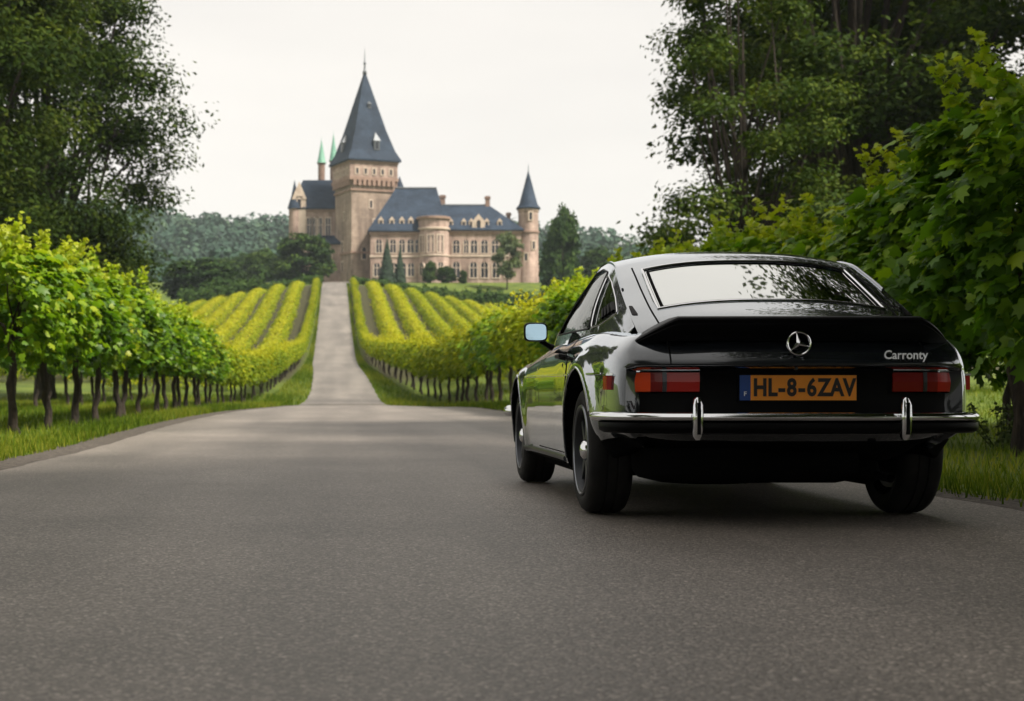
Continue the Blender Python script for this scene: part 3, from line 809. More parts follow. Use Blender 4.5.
def slate_mat():
    m, t, b = new_mat("slate"); L = t.links.new
    tc = N(t, "ShaderNodeTexCoord")
    sp = N(t, "ShaderNodeSeparateXYZ"); cb = N(t, "ShaderNodeCombineXYZ"); ad = N(t, "ShaderNodeMath", operation='ADD')
    L(tc.outputs["Object"], sp.inputs[0]); L(sp.outputs[0], ad.inputs[0]); L(sp.outputs[1], ad.inputs[1]); L(ad.outputs[0], cb.inputs[0]); L(sp.outputs[2], cb.inputs[1])
    br = N(t, "ShaderNodeTexBrick", Scale=1.0)
    br.inputs["Color1"].default_value = (0.028, 0.046, 0.076, 1); br.inputs["Color2"].default_value = (0.018, 0.033, 0.058, 1); br.inputs["Mortar"].default_value = (0.016, 0.021, 0.03, 1)
    br.inputs["Brick Width"].default_value = 0.5; br.inputs["Row Height"].default_value = 0.36; br.inputs["Mortar Size"].default_value = 0.03
    L(cb.outputs[0], br.inputs["Vector"])
    no = N(t, "ShaderNodeTexNoise", Scale=0.5, Detail=7.0, Roughness=0.65); L(tc.outputs["Object"], no.inputs["Vector"])
    rp = ramp(t, [(0.3, (0.55, 0.58, 0.62)), (0.7, (1.4, 1.38, 1.35))]); L(no.outputs["Fac"], rp.inputs[0])
    a = N(t, "ShaderNodeMixRGB", blend_type='MULTIPLY'); a.inputs[0].default_value = 1
    L(br.outputs["Color"], a.inputs[1]); L(rp.outputs[0], a.inputs[2]); L(a.outputs[0], b.inputs["Base Color"]); b.inputs["Roughness"].default_value = 0.75; b.inputs["Specular IOR Level"].default_value = 0.25
    bp = N(t, "ShaderNodeBump", Strength=0.5, Distance=0.04); bp.invert = True; L(br.outputs["Fac"], bp.inputs["Height"]); L(bp.outputs[0], b.inputs["Normal"])
    return m
M['slate'] = slate_mat()
M['copper'] = noise_mat("green_copper", (0.10, 0.26, 0.19), (0.17, 0.36, 0.26), 1.2, 0.6)
M['lead'] = simple("lead", (0.10, 0.11, 0.12), 0.5, 0.4)
M['pane'] = simple("castle_pane", (0.018, 0.02, 0.026), 0.12)
M['chimney'] = noise_mat("chimney_brick", (0.17, 0.11, 0.085), (0.27, 0.18, 0.14), 3.0, 0.9)

CY = 242.0
C0 = (8.0, CY, 18.0)
castle = thing("castle", "pink-brown stone castle with tall slate-spired tower and round corner turret on the hill", "castle", C0)
def PX(px, y): return (px-VX)/FPX*y
def PZ(py, y): return CAM_H+(VY-py)/FPX*y
def cb(mb, name, mat, parent=castle, **kw):
    return mb.build(name, mat, parent, off=C0, **kw)

def wall_window(px, y, pz0, pz1, wpx, n_dir, arch=False, parent=castle, frame=True, pos=None, mull=True, name="window"):
    """pos: centre on the wall plane (x, y); n_dir: outward direction angle. frame > pane"""
    z0, z1 = pz0, pz1
    w = wpx/2
    c, s = math.cos(n_dir), math.sin(n_dir)          # outward normal
    tx, ty = -s, c                                   # along the wall
    def P(a, z, d): return (pos[0]+tx*a+c*d, pos[1]+ty*a+s*d, z)
    def outline(wd, e0, e1):
        pts = [(-wd, z0-e0), (wd, z0-e0)]
        if arch:
            zc = z1-wd+e1*0
            for k in range(0, 9):
                t = math.pi*k/8
                pts.append((wd*math.cos(t), zc+wd*math.sin(t)))
        else:
            pts += [(wd, z1+e1), (-wd, z1+e1)]
        return pts
    inner = outline(w, 0, 0); outer = outline(w+.17, .14, .2)
    mb = MB(); n = len(inner)
    vs = [P(a, z, .10) for a, z in inner]+[P(a, z, .10) for a, z in outer]+[P(a, z, -.3) for a, z in outer]+[P(a, z, -.3) for a, z in inner]
    fs = []
    for i in range(n):
        j = (i+1) % n
        fs += [(n+i, n+j, j, i), (2*n+i, 2*n+j, n+j, n+i), (i, j, 3*n+j, 3*n+i)]
    mb.add(vs, fs)
    if mull:
        for a in (-.05,):
            mb.add([P(a, z0, .06), P(a+.1, z0, .06), P(a+.1, z1, .06), P(a, z1, .06), P(a, z0, .01), P(a+.1, z0, .01), P(a+.1, z1, .01), P(a, z1, .01)],
                   [(0, 1, 2, 3), (0, 3, 7, 4), (1, 5, 6, 2)])
        zm = z0+(z1-z0)*.6
        mb.add([P(-w, zm, .055), P(w, zm, .055), P(w, zm+.1, .055), P(-w, zm+.1, .055)], [(0, 1, 2, 3)])
    f = cb(mb, name, M['trim'], parent)
    p = MB().add([P(a, z, .004+.012) for a, z in inner], [tuple(range(n))])
    cb(p, "pane", M['pane'], f)
    return f

def hip(x0, x1, y0, y1, z0, z1, rx0, rx1, oh=.45, th=.18):
    """hipped roof with thickness at the eaves; the ridge runs along x from rx0 to rx1"""
    mb = MB(); ym = (y0+y1)/2
    x0 -= oh; x1 += oh; y0 -= oh; y1 += oh
    vs = [(x0, y0, z0), (x1, y0, z0), (x1, y1, z0), (x0, y1, z0), (x0, y0, z0+th), (x1, y0, z0+th), (x1, y1, z0+th), (x0, y1, z0+th), (rx0, ym, z1), (rx1, ym, z1)]
    mb.add(vs, [(0, 3, 2, 1), (0, 1, 5, 4), (1, 2, 6, 5), (2, 3, 7, 6), (3, 0, 4, 7), (4, 5, 9, 8), (5, 6, 9), (6, 7, 8, 9), (7, 4, 8)])
    return mb

def dormer(x, yf, z0, w, h, depth, parent, slate=True):
    """small gabled dormer with dark opening, standing on the front slope"""
    mb = MB()
    mb.box(x-w/2, x+w/2, yf, yf+depth, z0, z0+h)
    mb.add([(x-w/2-.08, yf-.08, z0+h), (x+w/2+.08, yf-.08, z0+h), (x, yf-.08, z0+h+w*.75), (x-w/2-.08, yf+depth, z0+h), (x+w/2+.08, yf+depth, z0+h), (x, yf+depth, z0+h+w*.75)],
           [(0, 1, 2), (1, 4, 5, 2), (0, 2, 5, 3), (0, 3, 4, 1)])
    d = cb(mb, "dormer", M['trim'] if slate else M['stone'], parent)
    p = MB().add([(x-w*.28, yf-.02, z0+h*.12), (x+w*.28, yf-.02, z0+h*.12), (x+w*.28, yf-.02, z0+h*.8), (x, yf-.02, z0+h*1.02), (x-w*.28, yf-.02, z0+h*.8)], [(0, 1, 2, 3, 4)])
    cb(p, "pane", M['pane'], d)
    return d

BASE = 16.5
# --- keep: square tower turned about 20 degrees
TA = R(20.7); side = 7.55
cx0, cy0 = PX(351.5, CY), CY
ux, uy = math.cos(TA), math.sin(TA); vx, vy = -math.sin(TA), math.cos(TA)
tcx, tcy = cx0+(ux+vx)*side/2, cy0+(uy+vy)*side/2
def sq(s, e=0.0):
    h = s/2+e
    return [(tcx-ux*h-vx*h, tcy-uy*h-vy*h), (tcx+ux*h-vx*h, tcy+uy*h-vy*h), (tcx+ux*h+vx*h, tcy+uy*h+vy*h), (tcx-ux*h+vx*h, tcy-uy*h+vy*h)]
z_corb, z_gal, z_eave, z_apex = PZ(188, CY), PZ(178, CY), PZ(159, CY), PZ(66, CY)
mb = MB().prism(sq(side), BASE, z_gal+.4)
mb.prism(sq(side, .16), BASE, PZ(270, CY)); 
tw = cb(mb, "tower", M['stone_tower'])
for py in (253, 190):
    cb(MB().prism(sq(side, .2), PZ(py, CY), PZ(py, CY)+.35), "string_course", M['trim_dark'], tw)
# corbels carrying the gallery
mb = MB()
for f in range(4):
    for k in range(9):
        a = -side/2+side*(k+.5)/9
        d = [(a, -side/2-.28), (side/2+.28, a), (a, side/2+.28), (-side/2-.28, a)][f]
        x, y = tcx+ux*d[0]+vx*d[1], tcy+uy*d[0]+vy*d[1]
        q = .26
        pts = [(x-ux*q-vx*q, y-uy*q-vy*q), (x+ux*q-vx*q, y+uy*q-vy*q), (x+ux*q+vx*q, y+uy*q+vy*q), (x-ux*q+vx*q, y-uy*q+vy*q)]
        mb.prism(pts, z_corb+.5, z_gal-.1)
cb(mb, "corbel_frieze", M['trim_dark'], tw)
gal = cb(MB().prism(sq(side, .38), z_gal-.1, z_eave-.2), "gallery", M['stone'], castle)
cb(MB().prism(sq(side, .5), z_gal-.25, z_gal+.25), "string_course", M['trim_dark'], gal)
cb(MB().prism(sq(side, .5), z_eave-.55, z_eave-.1), "cornice", M['trim_dark'], gal)
hs = side/2
for k in range(5):
    a = -hs*.78+2*hs*.78*k/4
    for (px_, py_, ang) in ((tcx+ux*a-vx*(hs+.38), tcy+uy*a-vy*(hs+.38), math.atan2(-vy, -vx)), (tcx-ux*(hs+.38)+vx*a, tcy-uy*(hs+.38)+vy*a, math.atan2(-uy, -ux))):
        wall_window(0, 0, z_gal+.75, z_gal+1.65, .42, ang, pos=(px_, py_), parent=castle, mull=False)
for (a, py, hh, w) in ((.0, 236, 1.5, .5), (-1.6, 252.5, 1.9, .7), (1.9, 250, 2.0, .8), (1.9, 268, 2.2, .8), (.2, 222, 1.1, .4), (-.4, 203, 1.2, .4)):
    wall_window(0, 0, PZ(py, CY)-hh/2, PZ(py, CY)+hh/2, w, math.atan2(-vy, -vx), pos=(tcx+ux*a-vx*hs, tcy+uy*a-vy*hs), arch=hh > 1.8, mull=False)
for (a, py, hh, w) in ((.3, 245, 1.8, .6), (.3, 266, 2.0, .7), (-.5, 214, 1.2, .4)):
    wall_window(0, 0, PZ(py, CY)-hh/2, PZ(py, CY)+hh/2, w, math.atan2(-uy, -ux), pos=(tcx-ux*hs+vx*a, tcy-uy*hs+vy*a), mull=False)
dd = MB(); dz = 18.4
cb(MB().prism([(tcx+ux*a-vx*b, tcy+uy*a-vy*b) for a, b in ((1.0, hs-.2), (2.6, hs-.2), (2.6, hs+.10), (1.0, hs+.10))], BASE, dz+2.6), "door", M['pane'], castle)
# spire: flared pyramid
mb = MB(); lv = [(z_eave-.12, .95), (z_eave, 1.0), (z_eave+1.0, .0), (z_apex, 0)]
rings = [(z_eave-.15, hs+.85), (z_eave+.1, hs+.85), (z_eave+1.6, hs+.10), (z_eave+5.0, hs*.735), (z_apex, .12)]
vs = []
for z, h in rings: vs += [(p[0], p[1], z) for p in [(tcx-ux*h-vx*h, tcy-uy*h-vy*h), (tcx+ux*h-vx*h, tcy+uy*h-vy*h), (tcx+ux*h+vx*h, tcy+uy*h+vy*h), (tcx-ux*h+vx*h, tcy-uy*h+vy*h)]]
fs = [(3, 2, 1, 0), (16, 17, 18, 19)]
for i in range(4):
    for k in range(4): fs.append((i*4+k, i*4+(k+1) % 4, i*4+4+(k+1) % 4, i*4+4+k))
mb.add(vs, fs)
spire = cb(mb, "spire", M['slate'])
cb(MB().lathe([(.34, 0), (.34, .5), (.16, .7), (.12, 1.6), (.3, 1.8), (.12, 2.0), (.05, 3.3), (.01, 4.6)], 10, (tcx, tcy, z_apex-.3)), "finial", M['lead'], spire, smooth=True)
def spire_dormer(face, a, z, w, h):
    hz = np.interp(z, [r_[0] for r_ in rings], [r_[1] for r_ in rings])
    n = (-vx, -vy) if face == 0 else (-ux, -uy); t_ = (ux, uy) if face == 0 else (vx, vy)
    o = (tcx+n[0]*(hz+.12)+t_[0]*a, tcy+n[1]*(hz+.12)+t_[1]*a)
    def q(s, d): return (o[0]+t_[0]*s-n[0]*d, o[1]+t_[1]*s-n[1]*d)
    mb = MB().prism([q(-w/2, 0), q(w/2, 0), q(w/2, 1.9), q(-w/2, 1.9)], z, z+h)
    c = [q(-w/2-.15, -.12), q(w/2+.15, -.12), q(w/2+.15, 2.2), q(-w/2-.15, 2.2)]; apx = q(0, .7)
    mb.add([(*p, z+h) for p in c]+[(*apx, z+h+w*1.5)], [(0, 3, 2, 1), (0, 1, 4), (1, 2, 4), (2, 3, 4), (3, 0, 4)])
    d = cb(mb, "dormer", M['lead'], spire)
    cb(MB().add([(*q(-w*.26, -.02), z+.2), (*q(w*.26, -.02), z+.2), (*q(w*.26, -.02), z+h*.85), (*q(-w*.26, -.02), z+h*.85)], [(0, 1, 2, 3)]), "pane", M['pane'], d)
spire_dormer(0, .6, z_eave+1.7, 1.0, 1.5); spire_dormer(1, .2, z_eave+1.7, 1.0, 1.5); spire_dormer(0, .15, z_eave+8.8, .5, .7)

# --- left wing behind the tower
ya, yb = 250.0, 259.0
xa, xb = PX(292, ya), PX(352, ya)
ze = PZ(209, ya); zr = PZ(180, 254.5)
lw = cb(MB().box(xa, xb, ya, yb, BASE, ze), "gabled_wing", M['stone'])
cb(MB().box(xa-.2, xb, ya-.2, yb+.2, ze-.45, ze-.02), "cornice", M['trim_dark'], lw)
lr = cb(hip(xa, xb, ya, yb, ze, zr, PX(303, 254.5), xb), "gabled_wing_roof", M['slate'])
for px, w, z0, z1 in ((299.5, .8, 236, 222), (309.5, .8, 236, 218), (315, .8, 236, 218), (319.5, .8, 236, 218), (328, .8, 236, 218), (310, .9, 262, 250), (328, .9, 258, 246)):
    wall_window(0, 0, PZ(z0, ya), PZ(z1, ya), w, -math.pi/2, pos=(PX(px, ya), ya))
mb = MB().box(PX(299.3, ya)-1.1, PX(299.3, ya)+1.1, ya-.35, ya+1.5, BASE, ze+1.6)
mb.add([(PX(299.3, ya)-1.25, ya-.45, ze+1.6), (PX(299.3, ya)+1.25, ya-.45, ze+1.6), (PX(299.3, ya), ya-.45, ze+4.6), (PX(299.3, ya)-1.25, ya+3, ze+1.6), (PX(299.3, ya)+1.25, ya+3, ze+1.6), (PX(299.3, ya), ya+3, ze+4.6)],
       [(0, 1, 2), (1, 4, 5, 2), (0, 2, 5, 3), (0, 3, 4, 1), (3, 5, 4)])
gb = cb(mb, "gable_bay", M['trim'])
wall_window(0, 0, ze+.2, ze+1.9, .6, -math.pi/2, pos=(PX(299.3, ya), ya-.35), mull=False)
cx = PX(294.5, ya); 
tt = cb(MB().lathe([(.95, BASE), (.95, ze+.2)], 16, (cx, ya+.3, 0)), "corner_turret", M['stone'], castle, smooth=True, angle=40)
cb(MB().lathe([(1.2, ze+.1), (1.15, ze+.3), (.55, ze+2.2), (.02, ze+4.9)], 16, (cx, ya+.3, 0)), "corner_turret_roof", M['slate'], castle, smooth=True, angle=40)
# lean-to below the wing
yl = 246.5
x0, x1 = PX(306, yl), PX(341, yl)
ln = cb(MB().box(x0, x1, yl, ya, BASE, PZ(243, yl)), "lean_to", M['stone'])
cb(MB().add([(x0-.2, yl-.3, PZ(243, yl)), (x1, yl-.3, PZ(243, yl)), (x1, ya-.01, PZ(233, yl)), (x0-.2, ya-.01, PZ(233, yl)), (x0-.2, yl-.3, PZ(243, yl)-.2), (x1, yl-.3, PZ(243, yl)-.2), (x1, ya-.01, PZ(243, yl)-.2), (x0-.2, ya-.01, PZ(243, yl)-.2)],
            [(0, 1, 2, 3), (4, 5, 1, 0), (4, 0, 3, 7), (7, 6, 5, 4)]), "lean_to_roof", M['slate'])
for px in (313, 321, 329):
    wall_window(0, 0, PZ(262, yl), PZ(249, yl), .8, -math.pi/2, pos=(PX(px, yl), yl), arch=True)
# green spirelets
for px, y_, pz_s, pz_a, r_ in ((321.5, 256, 163, 140, .72), (333.5, 258, 161, 134, .72)):
    x_ = PX(px, y_)
    st = cb(MB().lathe([(r_*.82, PZ(185, y_)), (r_*.82, PZ(pz_s+1, y_)), (r_, PZ(pz_s+1, y_)), (r_, PZ(pz_s, y_))], 14, (x_, y_, 0)), "spirelet_shaft", M['chimney'], castle, smooth=True, angle=40)
    cb(MB().lathe([(r_*1.15, PZ(pz_s, y_)), (r_*.95, PZ(pz_s-1.5, y_)), (.03, PZ(pz_a, y_)), (.01, PZ(pz_a-4, y_))], 14, (x_, y_, 0)), "spirelet_cap", M['copper'], castle, smooth=True, angle=40)
# --- main block, right of the tower
y0, y1 = 239.0, 249.0; ym = 244.0
x0, x1 = PX(370.5, y0), PX(446, y0)
ze = PZ(231.5, y0); zr = PZ(188, ym)
mbk = cb(MB().box(x0, x1, y0, y1, BASE, ze), "main_block", M['stone'])
cb(MB().box(x0-.22, x1+.1, y0-.22, y1, ze-.5, ze-.02), "cornice", M['trim_dark'], mbk)
cb(MB().box(x0-.12, x1+.05, y0-.12, y1, PZ(257, y0), PZ(257, y0)+.32), "string_course", M['trim'], mbk)
mr = cb(hip(x0, x1, y0, y1, ze, zr, PX(396, ym), PX(436.5, ym)), "main_roof", M['slate'])
cb(MB().tube([(PX(396, ym), ym, zr+.02), (PX(436.5, ym), ym, zr+.02)], .16, 8), "ridge_cap", M['lead'], mr)
for px in (381, 392, 402, 411):
    dormer(PX(px, y0), y0+.40, ze+.40, .85, 1.45, 1.8, mr)
for px, w in ((379, .9), (393, .9), (402, .9), (410.5, 1.0), (418.5, 1.0)):
    wall_window(0, 0, PZ(252.5, y0), PZ(239, y0), w, -math.pi/2, pos=(PX(px, y0), y0), arch=True)
for px in (377, 386, 394, 403, 411):
    wall_window(0, 0, PZ(276, y0), PZ(262.5, y0), .95, -math.pi/2, pos=(PX(px, y0), y0), arch=True)
def chimney(px, y_, pz0, pz1, w, parent):
    x_ = PX(px, y_); mb = MB().box(x_-w/2, x_+w/2, y_-w*.4, y_+w*.4, PZ(pz0, y_), PZ(pz1, y_)).box(x_-w/2-.12, x_+w/2+.12, y_-w*.4-.12, y_+w*.4+.12, PZ(pz1, y_)-.45, PZ(pz1, y_)-.12)
    return cb(mb, "chimney", M['chimney'], parent)
chimney(442.5, 246, 216, 195, .85, mr)
# spirelet behind the main roof
x_ = PX(399.5, 251)
cb(MB().lathe([(.9, PZ(210, 251)), (.9, PZ(193, 251)), (1.05, PZ(192, 251)), (.02, PZ(176, 251))], 12, (x_, 251, 0)), "slate_spirelet", M['slate'], castle, smooth=True, angle=40)
# --- round bay
yb_ = 239.6
bx, br_ = PX(433.5, yb_), 2.45
zt = PZ(216, yb_-br_)
bay = cb(MB().lathe([(br_+.12, BASE), (br_+.12, PZ(272, yb_)), (br_, PZ(272, yb_)+.2), (br_, zt-.2), (br_+.0, zt)], 40, (bx, yb_, 0)), "round_bay", M['stone'], castle, smooth=True, angle=35)
for za, zb, e in ((PZ(230.5, yb_), PZ(230.5, yb_)+.4, .22), (PZ(257, yb_), PZ(257, yb_)+.3, .12), (zt-.35, zt+.12, .3)):
    cb(MB().lathe([(br_, za), (br_+e, za+.06), (br_+e, zb-.06), (br_, zb)], 40, (bx, yb_, 0)), "string_course", M['trim_dark'] if e > .25 else M['trim'], bay, smooth=True, angle=35)
for a in (-50, -14, 22):
    an = R(-90+a)
    wall_window(0, 0, PZ(253, yb_), PZ(236.5, yb_), .92, an, pos=(bx+br_*math.cos(an)*.985, yb_+br_*math.sin(an)*.985), arch=False)
    if a in (-50, 22):
        wall_window(0, 0, PZ(276, yb_), PZ(263, yb_), .85, an, pos=(bx+(br_+.1)*math.cos(an), yb_+(br_+.1)*math.sin(an)), arch=True)
# --- right wing
y0, y1 = 241.0, 250.0; ym = 245.5
x0, x1 = PX(444, y0), PX(521, y0)
ze = PZ(230.5, y0); zr = PZ(205, ym)
rw = cb(MB().box(x0, x1, y0, y1, BASE-2, ze), "long_wing", M['stone'])
cb(MB().box(x0, x1+.2, y0-.22, y1, ze-.5, ze-.02), "cornice", M['trim_dark'], rw)
cb(MB().box(x0, x1+.1, y0-.12, y1, PZ(256.5, y0), PZ(256.5, y0)+.3), "string_course", M['trim'], rw)
rr_ = cb(hip(x0, x1, y0, y1, ze, zr, x0, PX(489, ym)), "long_wing_roof", M['slate'])
cb(MB().tube([(x0, ym, zr+.02), (PX(489, ym), ym, zr+.02)], .15, 8), "ridge_cap", M['lead'], rr_)
for px in (451, 464, 471.5, 487, 500):
    dormer(PX(px, y0), y0+.4, ze+.4, .75, 1.1, 1.6, rr_)
# gabled stone dormer rising from the wall
xg = PX(478.5, y0)
mb = MB().add([(xg-1.0, y0-.1, ze-.3), (xg+1.0, y0-.1, ze-.3), (xg+1.0, y0-.1, ze+1.5), (xg, y0-.1, ze+2.7), (xg-1.0, y0-.1, ze+1.5), (xg-1.0, y0+2.4, ze-.3), (xg+1.0, y0+2.4, ze-.3), (xg+1.0, y0+2.4, ze+1.5), (xg, y0+2.4, ze+2.7), (xg-1.0, y0+2.4, ze+1.5)],
             [(0, 1, 2, 3, 4), (1, 6, 7, 2), (2, 7, 8, 3), (3, 8, 9, 4), (4, 9, 5, 0), (9, 8, 7, 6, 5)])
cb(mb, "stone_gable", M['trim'], castle)
wall_window(0, 0, ze+.25, ze+1.7, .65, -math.pi/2, pos=(xg, y0-.1), arch=True, mull=False)
for px, w in ((456.3, 1.05), (466.2, .7), (474, 1.05), (484.5, 1.05), (495, 1.05), (507, .9)):
    wall_window(0, 0, PZ(253, y0), PZ(239.5, y0), w, -math.pi/2, pos=(PX(px, y0), y0), arch=True)
for px in (456.3, 473.5, 484.5, 496, 508):
    wall_window(0, 0, PZ(277.5, y0), PZ(261.5, y0), 1.1, -math.pi/2, pos=(PX(px, y0), y0), arch=True)
chimney(487.5, 245.5, 210, 196, .72, rr_); chimney(508.5, 244.5, 226, 212.5, .62, rr_)
# --- round corner turret
yt = 242.5; xt, rt = PX(528.3, yt), 1.62
ze_ = PZ(209, yt)
tur = cb(MB().lathe([(rt+.1, BASE-3), (rt+.1, PZ(262, yt)), (rt, PZ(262, yt)+.2), (rt, ze_-.6), (rt+.12, ze_-.45), (rt+.12, ze_)], 32, (xt, yt, 0)), "round_turret", M['stone'], castle, smooth=True, angle=35)
cb(MB().lathe([(rt, PZ(233.5, yt)), (rt+.16, PZ(233.5, yt)+.06), (rt+.16, PZ(233.5, yt)+.3), (rt, PZ(233.5, yt)+.36)], 32, (xt, yt, 0)), "string_course", M['trim_dark'], tur, smooth=True, angle=35)
trf = cb(MB().lathe([(rt+.32, ze_-.05), (rt+.36, ze_+.12), (rt*.92, ze_+.75), (.06, PZ(171, yt)), (.03, PZ(164, yt))], 32, (xt, yt, 0)), "round_turret_roof", M['slate'], castle, smooth=True, angle=40)
for a, pz in ((6, 217), (24, 246), (-20, 258)):
    an = R(-90+a)
    wall_window(0, 0, PZ(pz, yt)-.6, PZ(pz, yt)+.6, .45, an, pos=(xt+rt*math.cos(an), yt+rt*math.sin(an)), mull=False)

# ------------------------------------------------------------------ the car
def paint_mat():
    """black lacquer: hardly mirrors head-on, strongly at a glancing angle"""
    m, t, b = new_mat("black_paint"); L = t.links.new
    b.inputs["Base Color"].default_value = (0.004, 0.006, 0.009, 1)
    b.inputs["Roughness"].default_value = 0.30
    b.inputs["Specular IOR Level"].default_value = 0.3
    tc = N(t, "ShaderNodeTexCoord"); no = N(t, "ShaderNodeTexNoise", Scale=60.0, Detail=2.0)
    L(tc.outputs["Object"], no.inputs["Vector"])
    bp = N(t, "ShaderNodeBump", Strength=0.010, Distance=0.002); L(no.outputs["Fac"], bp.inputs["Height"])
    lw = N(t, "ShaderNodeLayerWeight", Blend=0.5)
    pw = N(t, "ShaderNodeMath", operation='POWER'); pw.inputs[1].default_value = 1.6
    ml = N(t, "ShaderNodeMath", operation='MULTIPLY_ADD'); ml.inputs[1].default_value = 1.0; ml.inputs[2].default_value = 0.022; ml.use_clamp = True
    gl = N(t, "ShaderNodeBsdfGlossy"); gl.inputs["Roughness"].default_value = 0.02; gl.inputs["Color"].default_value = (.92, .96, 1, 1)
    L(bp.outputs[0], gl.inputs["Normal"])
    mx = N(t, "ShaderNodeMixShader")
    L(lw.outputs["Facing"], pw.inputs[0]); L(pw.outputs[0], ml.inputs[0]); L(ml.outputs[0], mx.inputs[0])
    L(b.outputs[0], mx.inputs[1]); L(gl.outputs[0], mx.inputs[2]); L(mx.outputs[0], t.nodes["Material Output"].inputs["Surface"])
    return m
M['paint'] = paint_mat()
M['matte'] = simple("matte_black", (0.003, 0.003, 0.0035), 0.40, spec=0.08)
M['gap'] = simple("panel_gap", (0.002, 0.002, 0.002), 0.9, spec=0.1)
M['rubber'] = noise_mat("rubber", (0.008, 0.008, 0.008), (0.018, 0.017, 0.016), 8.0, 0.75)
M['chrome'] = simple("chrome", (0.75, 0.76, 0.78), 0.10, 1.0)
M['steel'] = simple("rim_metal", (0.065, 0.068, 0.075), 0.34, 1.0)
M['dark_rim'] = simple("dark_rim", (0.035, 0.038, 0.044), 0.40, 0.5)
M['ring'] = simple("rim_edge", (0.20, 0.21, 0.23), 0.3, 1.0)
M['under'] = simple("underside", (0.003, 0.003, 0.003), 0.9, spec=0.03)
M['seat'] = noise_mat("seat_leather", (0.012, 0.010, 0.009), (0.025, 0.021, 0.018), 20.0, 0.55)
M['red'] = simple("red_lens", (0.42, 0.014, 0.008), 0.22, coat=0.15, spec=0.3)
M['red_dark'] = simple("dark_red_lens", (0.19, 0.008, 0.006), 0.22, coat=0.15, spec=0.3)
M['amber'] = simple("amber_lens", (0.78, 0.075, 0.014), 0.22, coat=0.15, spec=0.3)
M['plate'] = noise_mat("plate_orange", (0.78, 0.27, 0.018), (0.85, 0.30, 0.022), 14.0, 0.45)
M['plate_blue'] = simple("plate_blue", (0.012, 0.055, 0.24), 0.4)
M['ink'] = simple("plate_ink", (0.008, 0.007, 0.007), 0.5)
M['white'] = simple("badge_white", (0.78, 0.80, 0.82), 0.25)
M['rubber'].node_tree.nodes['Principled BSDF'].inputs['Specular IOR Level'].default_value = 0.15
def glass_mat(name, tint, refl_ior, rough=0.0, base=0.0):
    m, t, b = new_mat(name); L = t.links.new
    t.nodes.remove(b)
    tr = N(t, "ShaderNodeBsdfTransparent"); tr.inputs["Color"].default_value = (*tint, 1)
    gl = N(t, "ShaderNodeBsdfGlossy"); gl.inputs["Roughness"].default_value = rough; gl.inputs["Color"].default_value = (.96, .98, .97, 1)
    fr = N(t, "ShaderNodeFresnel"); fr.inputs["IOR"].default_value = refl_ior
    ad = N(t, "ShaderNodeMath", operation='ADD'); ad.inputs[1].default_value = base; ad.use_clamp = True
    mx = N(t, "ShaderNodeMixShader")
    L(fr.outputs[0], ad.inputs[0]); L(ad.outputs[0], mx.inputs[0]); L(tr.outputs[0], mx.inputs[1]); L(gl.outputs[0], mx.inputs[2])
    L(mx.outputs[0], t.nodes["Material Output"].inputs["Surface"])
    return m
M['glass'] = glass_mat("window_glass", (0.50, 0.60, 0.56), 1.9)
M['quarter_glass'] = glass_mat("quarter_glass", (0.4, 0.5, 0.46), 1.9, 0.0, 0.14)
M['door_glass'] = glass_mat("door_glass", (0.62, 0.74, 0.66), 1.22)
M['rear_glass'] = glass_mat("rear_window_glass", (0.20, 0.34, 0.31), 2.2, 0.02, 0.54)
M['mirror'] = simple("mirror_glass", (0.42, 0.60, 0.72), 0.03, 1.0)

CX, CYR = 1.885, 8.1
CAR0 = (CX, CYR, g1(CX, CYR)+0.024)
car = thing("classic_coupe", "glossy black classic fastback coupe parked on the road, seen from behind", "car", CAR0)
def K(p): return (p[0], p[1]-CYR, p[2])
def cm(name, vs, fs, mat, parent=car, smooth=True, angle=35):
    return mesh_obj(name, [K(v) for v in vs], fs, mat, parent, smooth, angle)
def cmb(mb, name, mat, parent=car, smooth=False, angle=None):
    return mb.build(name, mat, parent, smooth, angle, off=(0, CYR, 0))

# --- lower body: rings of the plan outline, each with its own inset and height for flank, tail and nose
half = [(0, 6.165), (.25, 6.172), (.50, 6.20), (.62, 6.222), (.70, 6.262), (.742, 6.335), (.768, 6.46), (.787, 6.65), (.800, 6.93), (.796, 7.3), (.787, 7.8), (.785, 8.4),
        (.792, 9.0), (.797, 9.375), (.775, 9.7), (.71, 9.95), (.57, 10.07), (.30, 10.12), (0, 10.135)]
hp = np.array(half)
cum = np.concatenate([[0], np.cumsum(np.linalg.norm(np.diff(hp, axis=0), axis=1))])
fx, fy = pchip(cum, hp[:, 0]), pchip(cum, hp[:, 1])
fine = np.linspace(0, cum[-1], 4000); fxy = np.stack([fx(fine), fy(fine)], -1)
fc = np.concatenate([[0], np.cumsum(np.linalg.norm(np.diff(fxy, axis=0), axis=1))])
NH = 230
ss = np.linspace(0, fc[-1], NH+1)
hx, hy = np.interp(ss, fc, fxy[:, 0]), np.interp(ss, fc, fxy[:, 1])
px_ = np.concatenate([hx, -hx[-2:0:-1]]); py_ = np.concatenate([hy, hy[-2:0:-1]])
NP = len(px_)
tx_, ty_ = np.roll(px_, -1)-np.roll(px_, 1), np.roll(py_, -1)-np.roll(py_, 1)
ln_ = np.hypot(tx_, ty_); nx_, ny_ = ty_/ln_, -tx_/ln_
w_rear = sstep(.62, .94, -ny_)*(py_ < 8); w_front = sstep(.5, .9, ny_)*(py_ > 8); w_side = 1-w_rear-w_front
prof_side = [(.215, .10), (.195, .045), (.225, .020), (.36, .004), (.48, -.004), (.58, -.003), (.635, .002), (.66, .005), (.69, .012), (.725, .028), (.757, .055), (.782, .088), (.795, .125)]
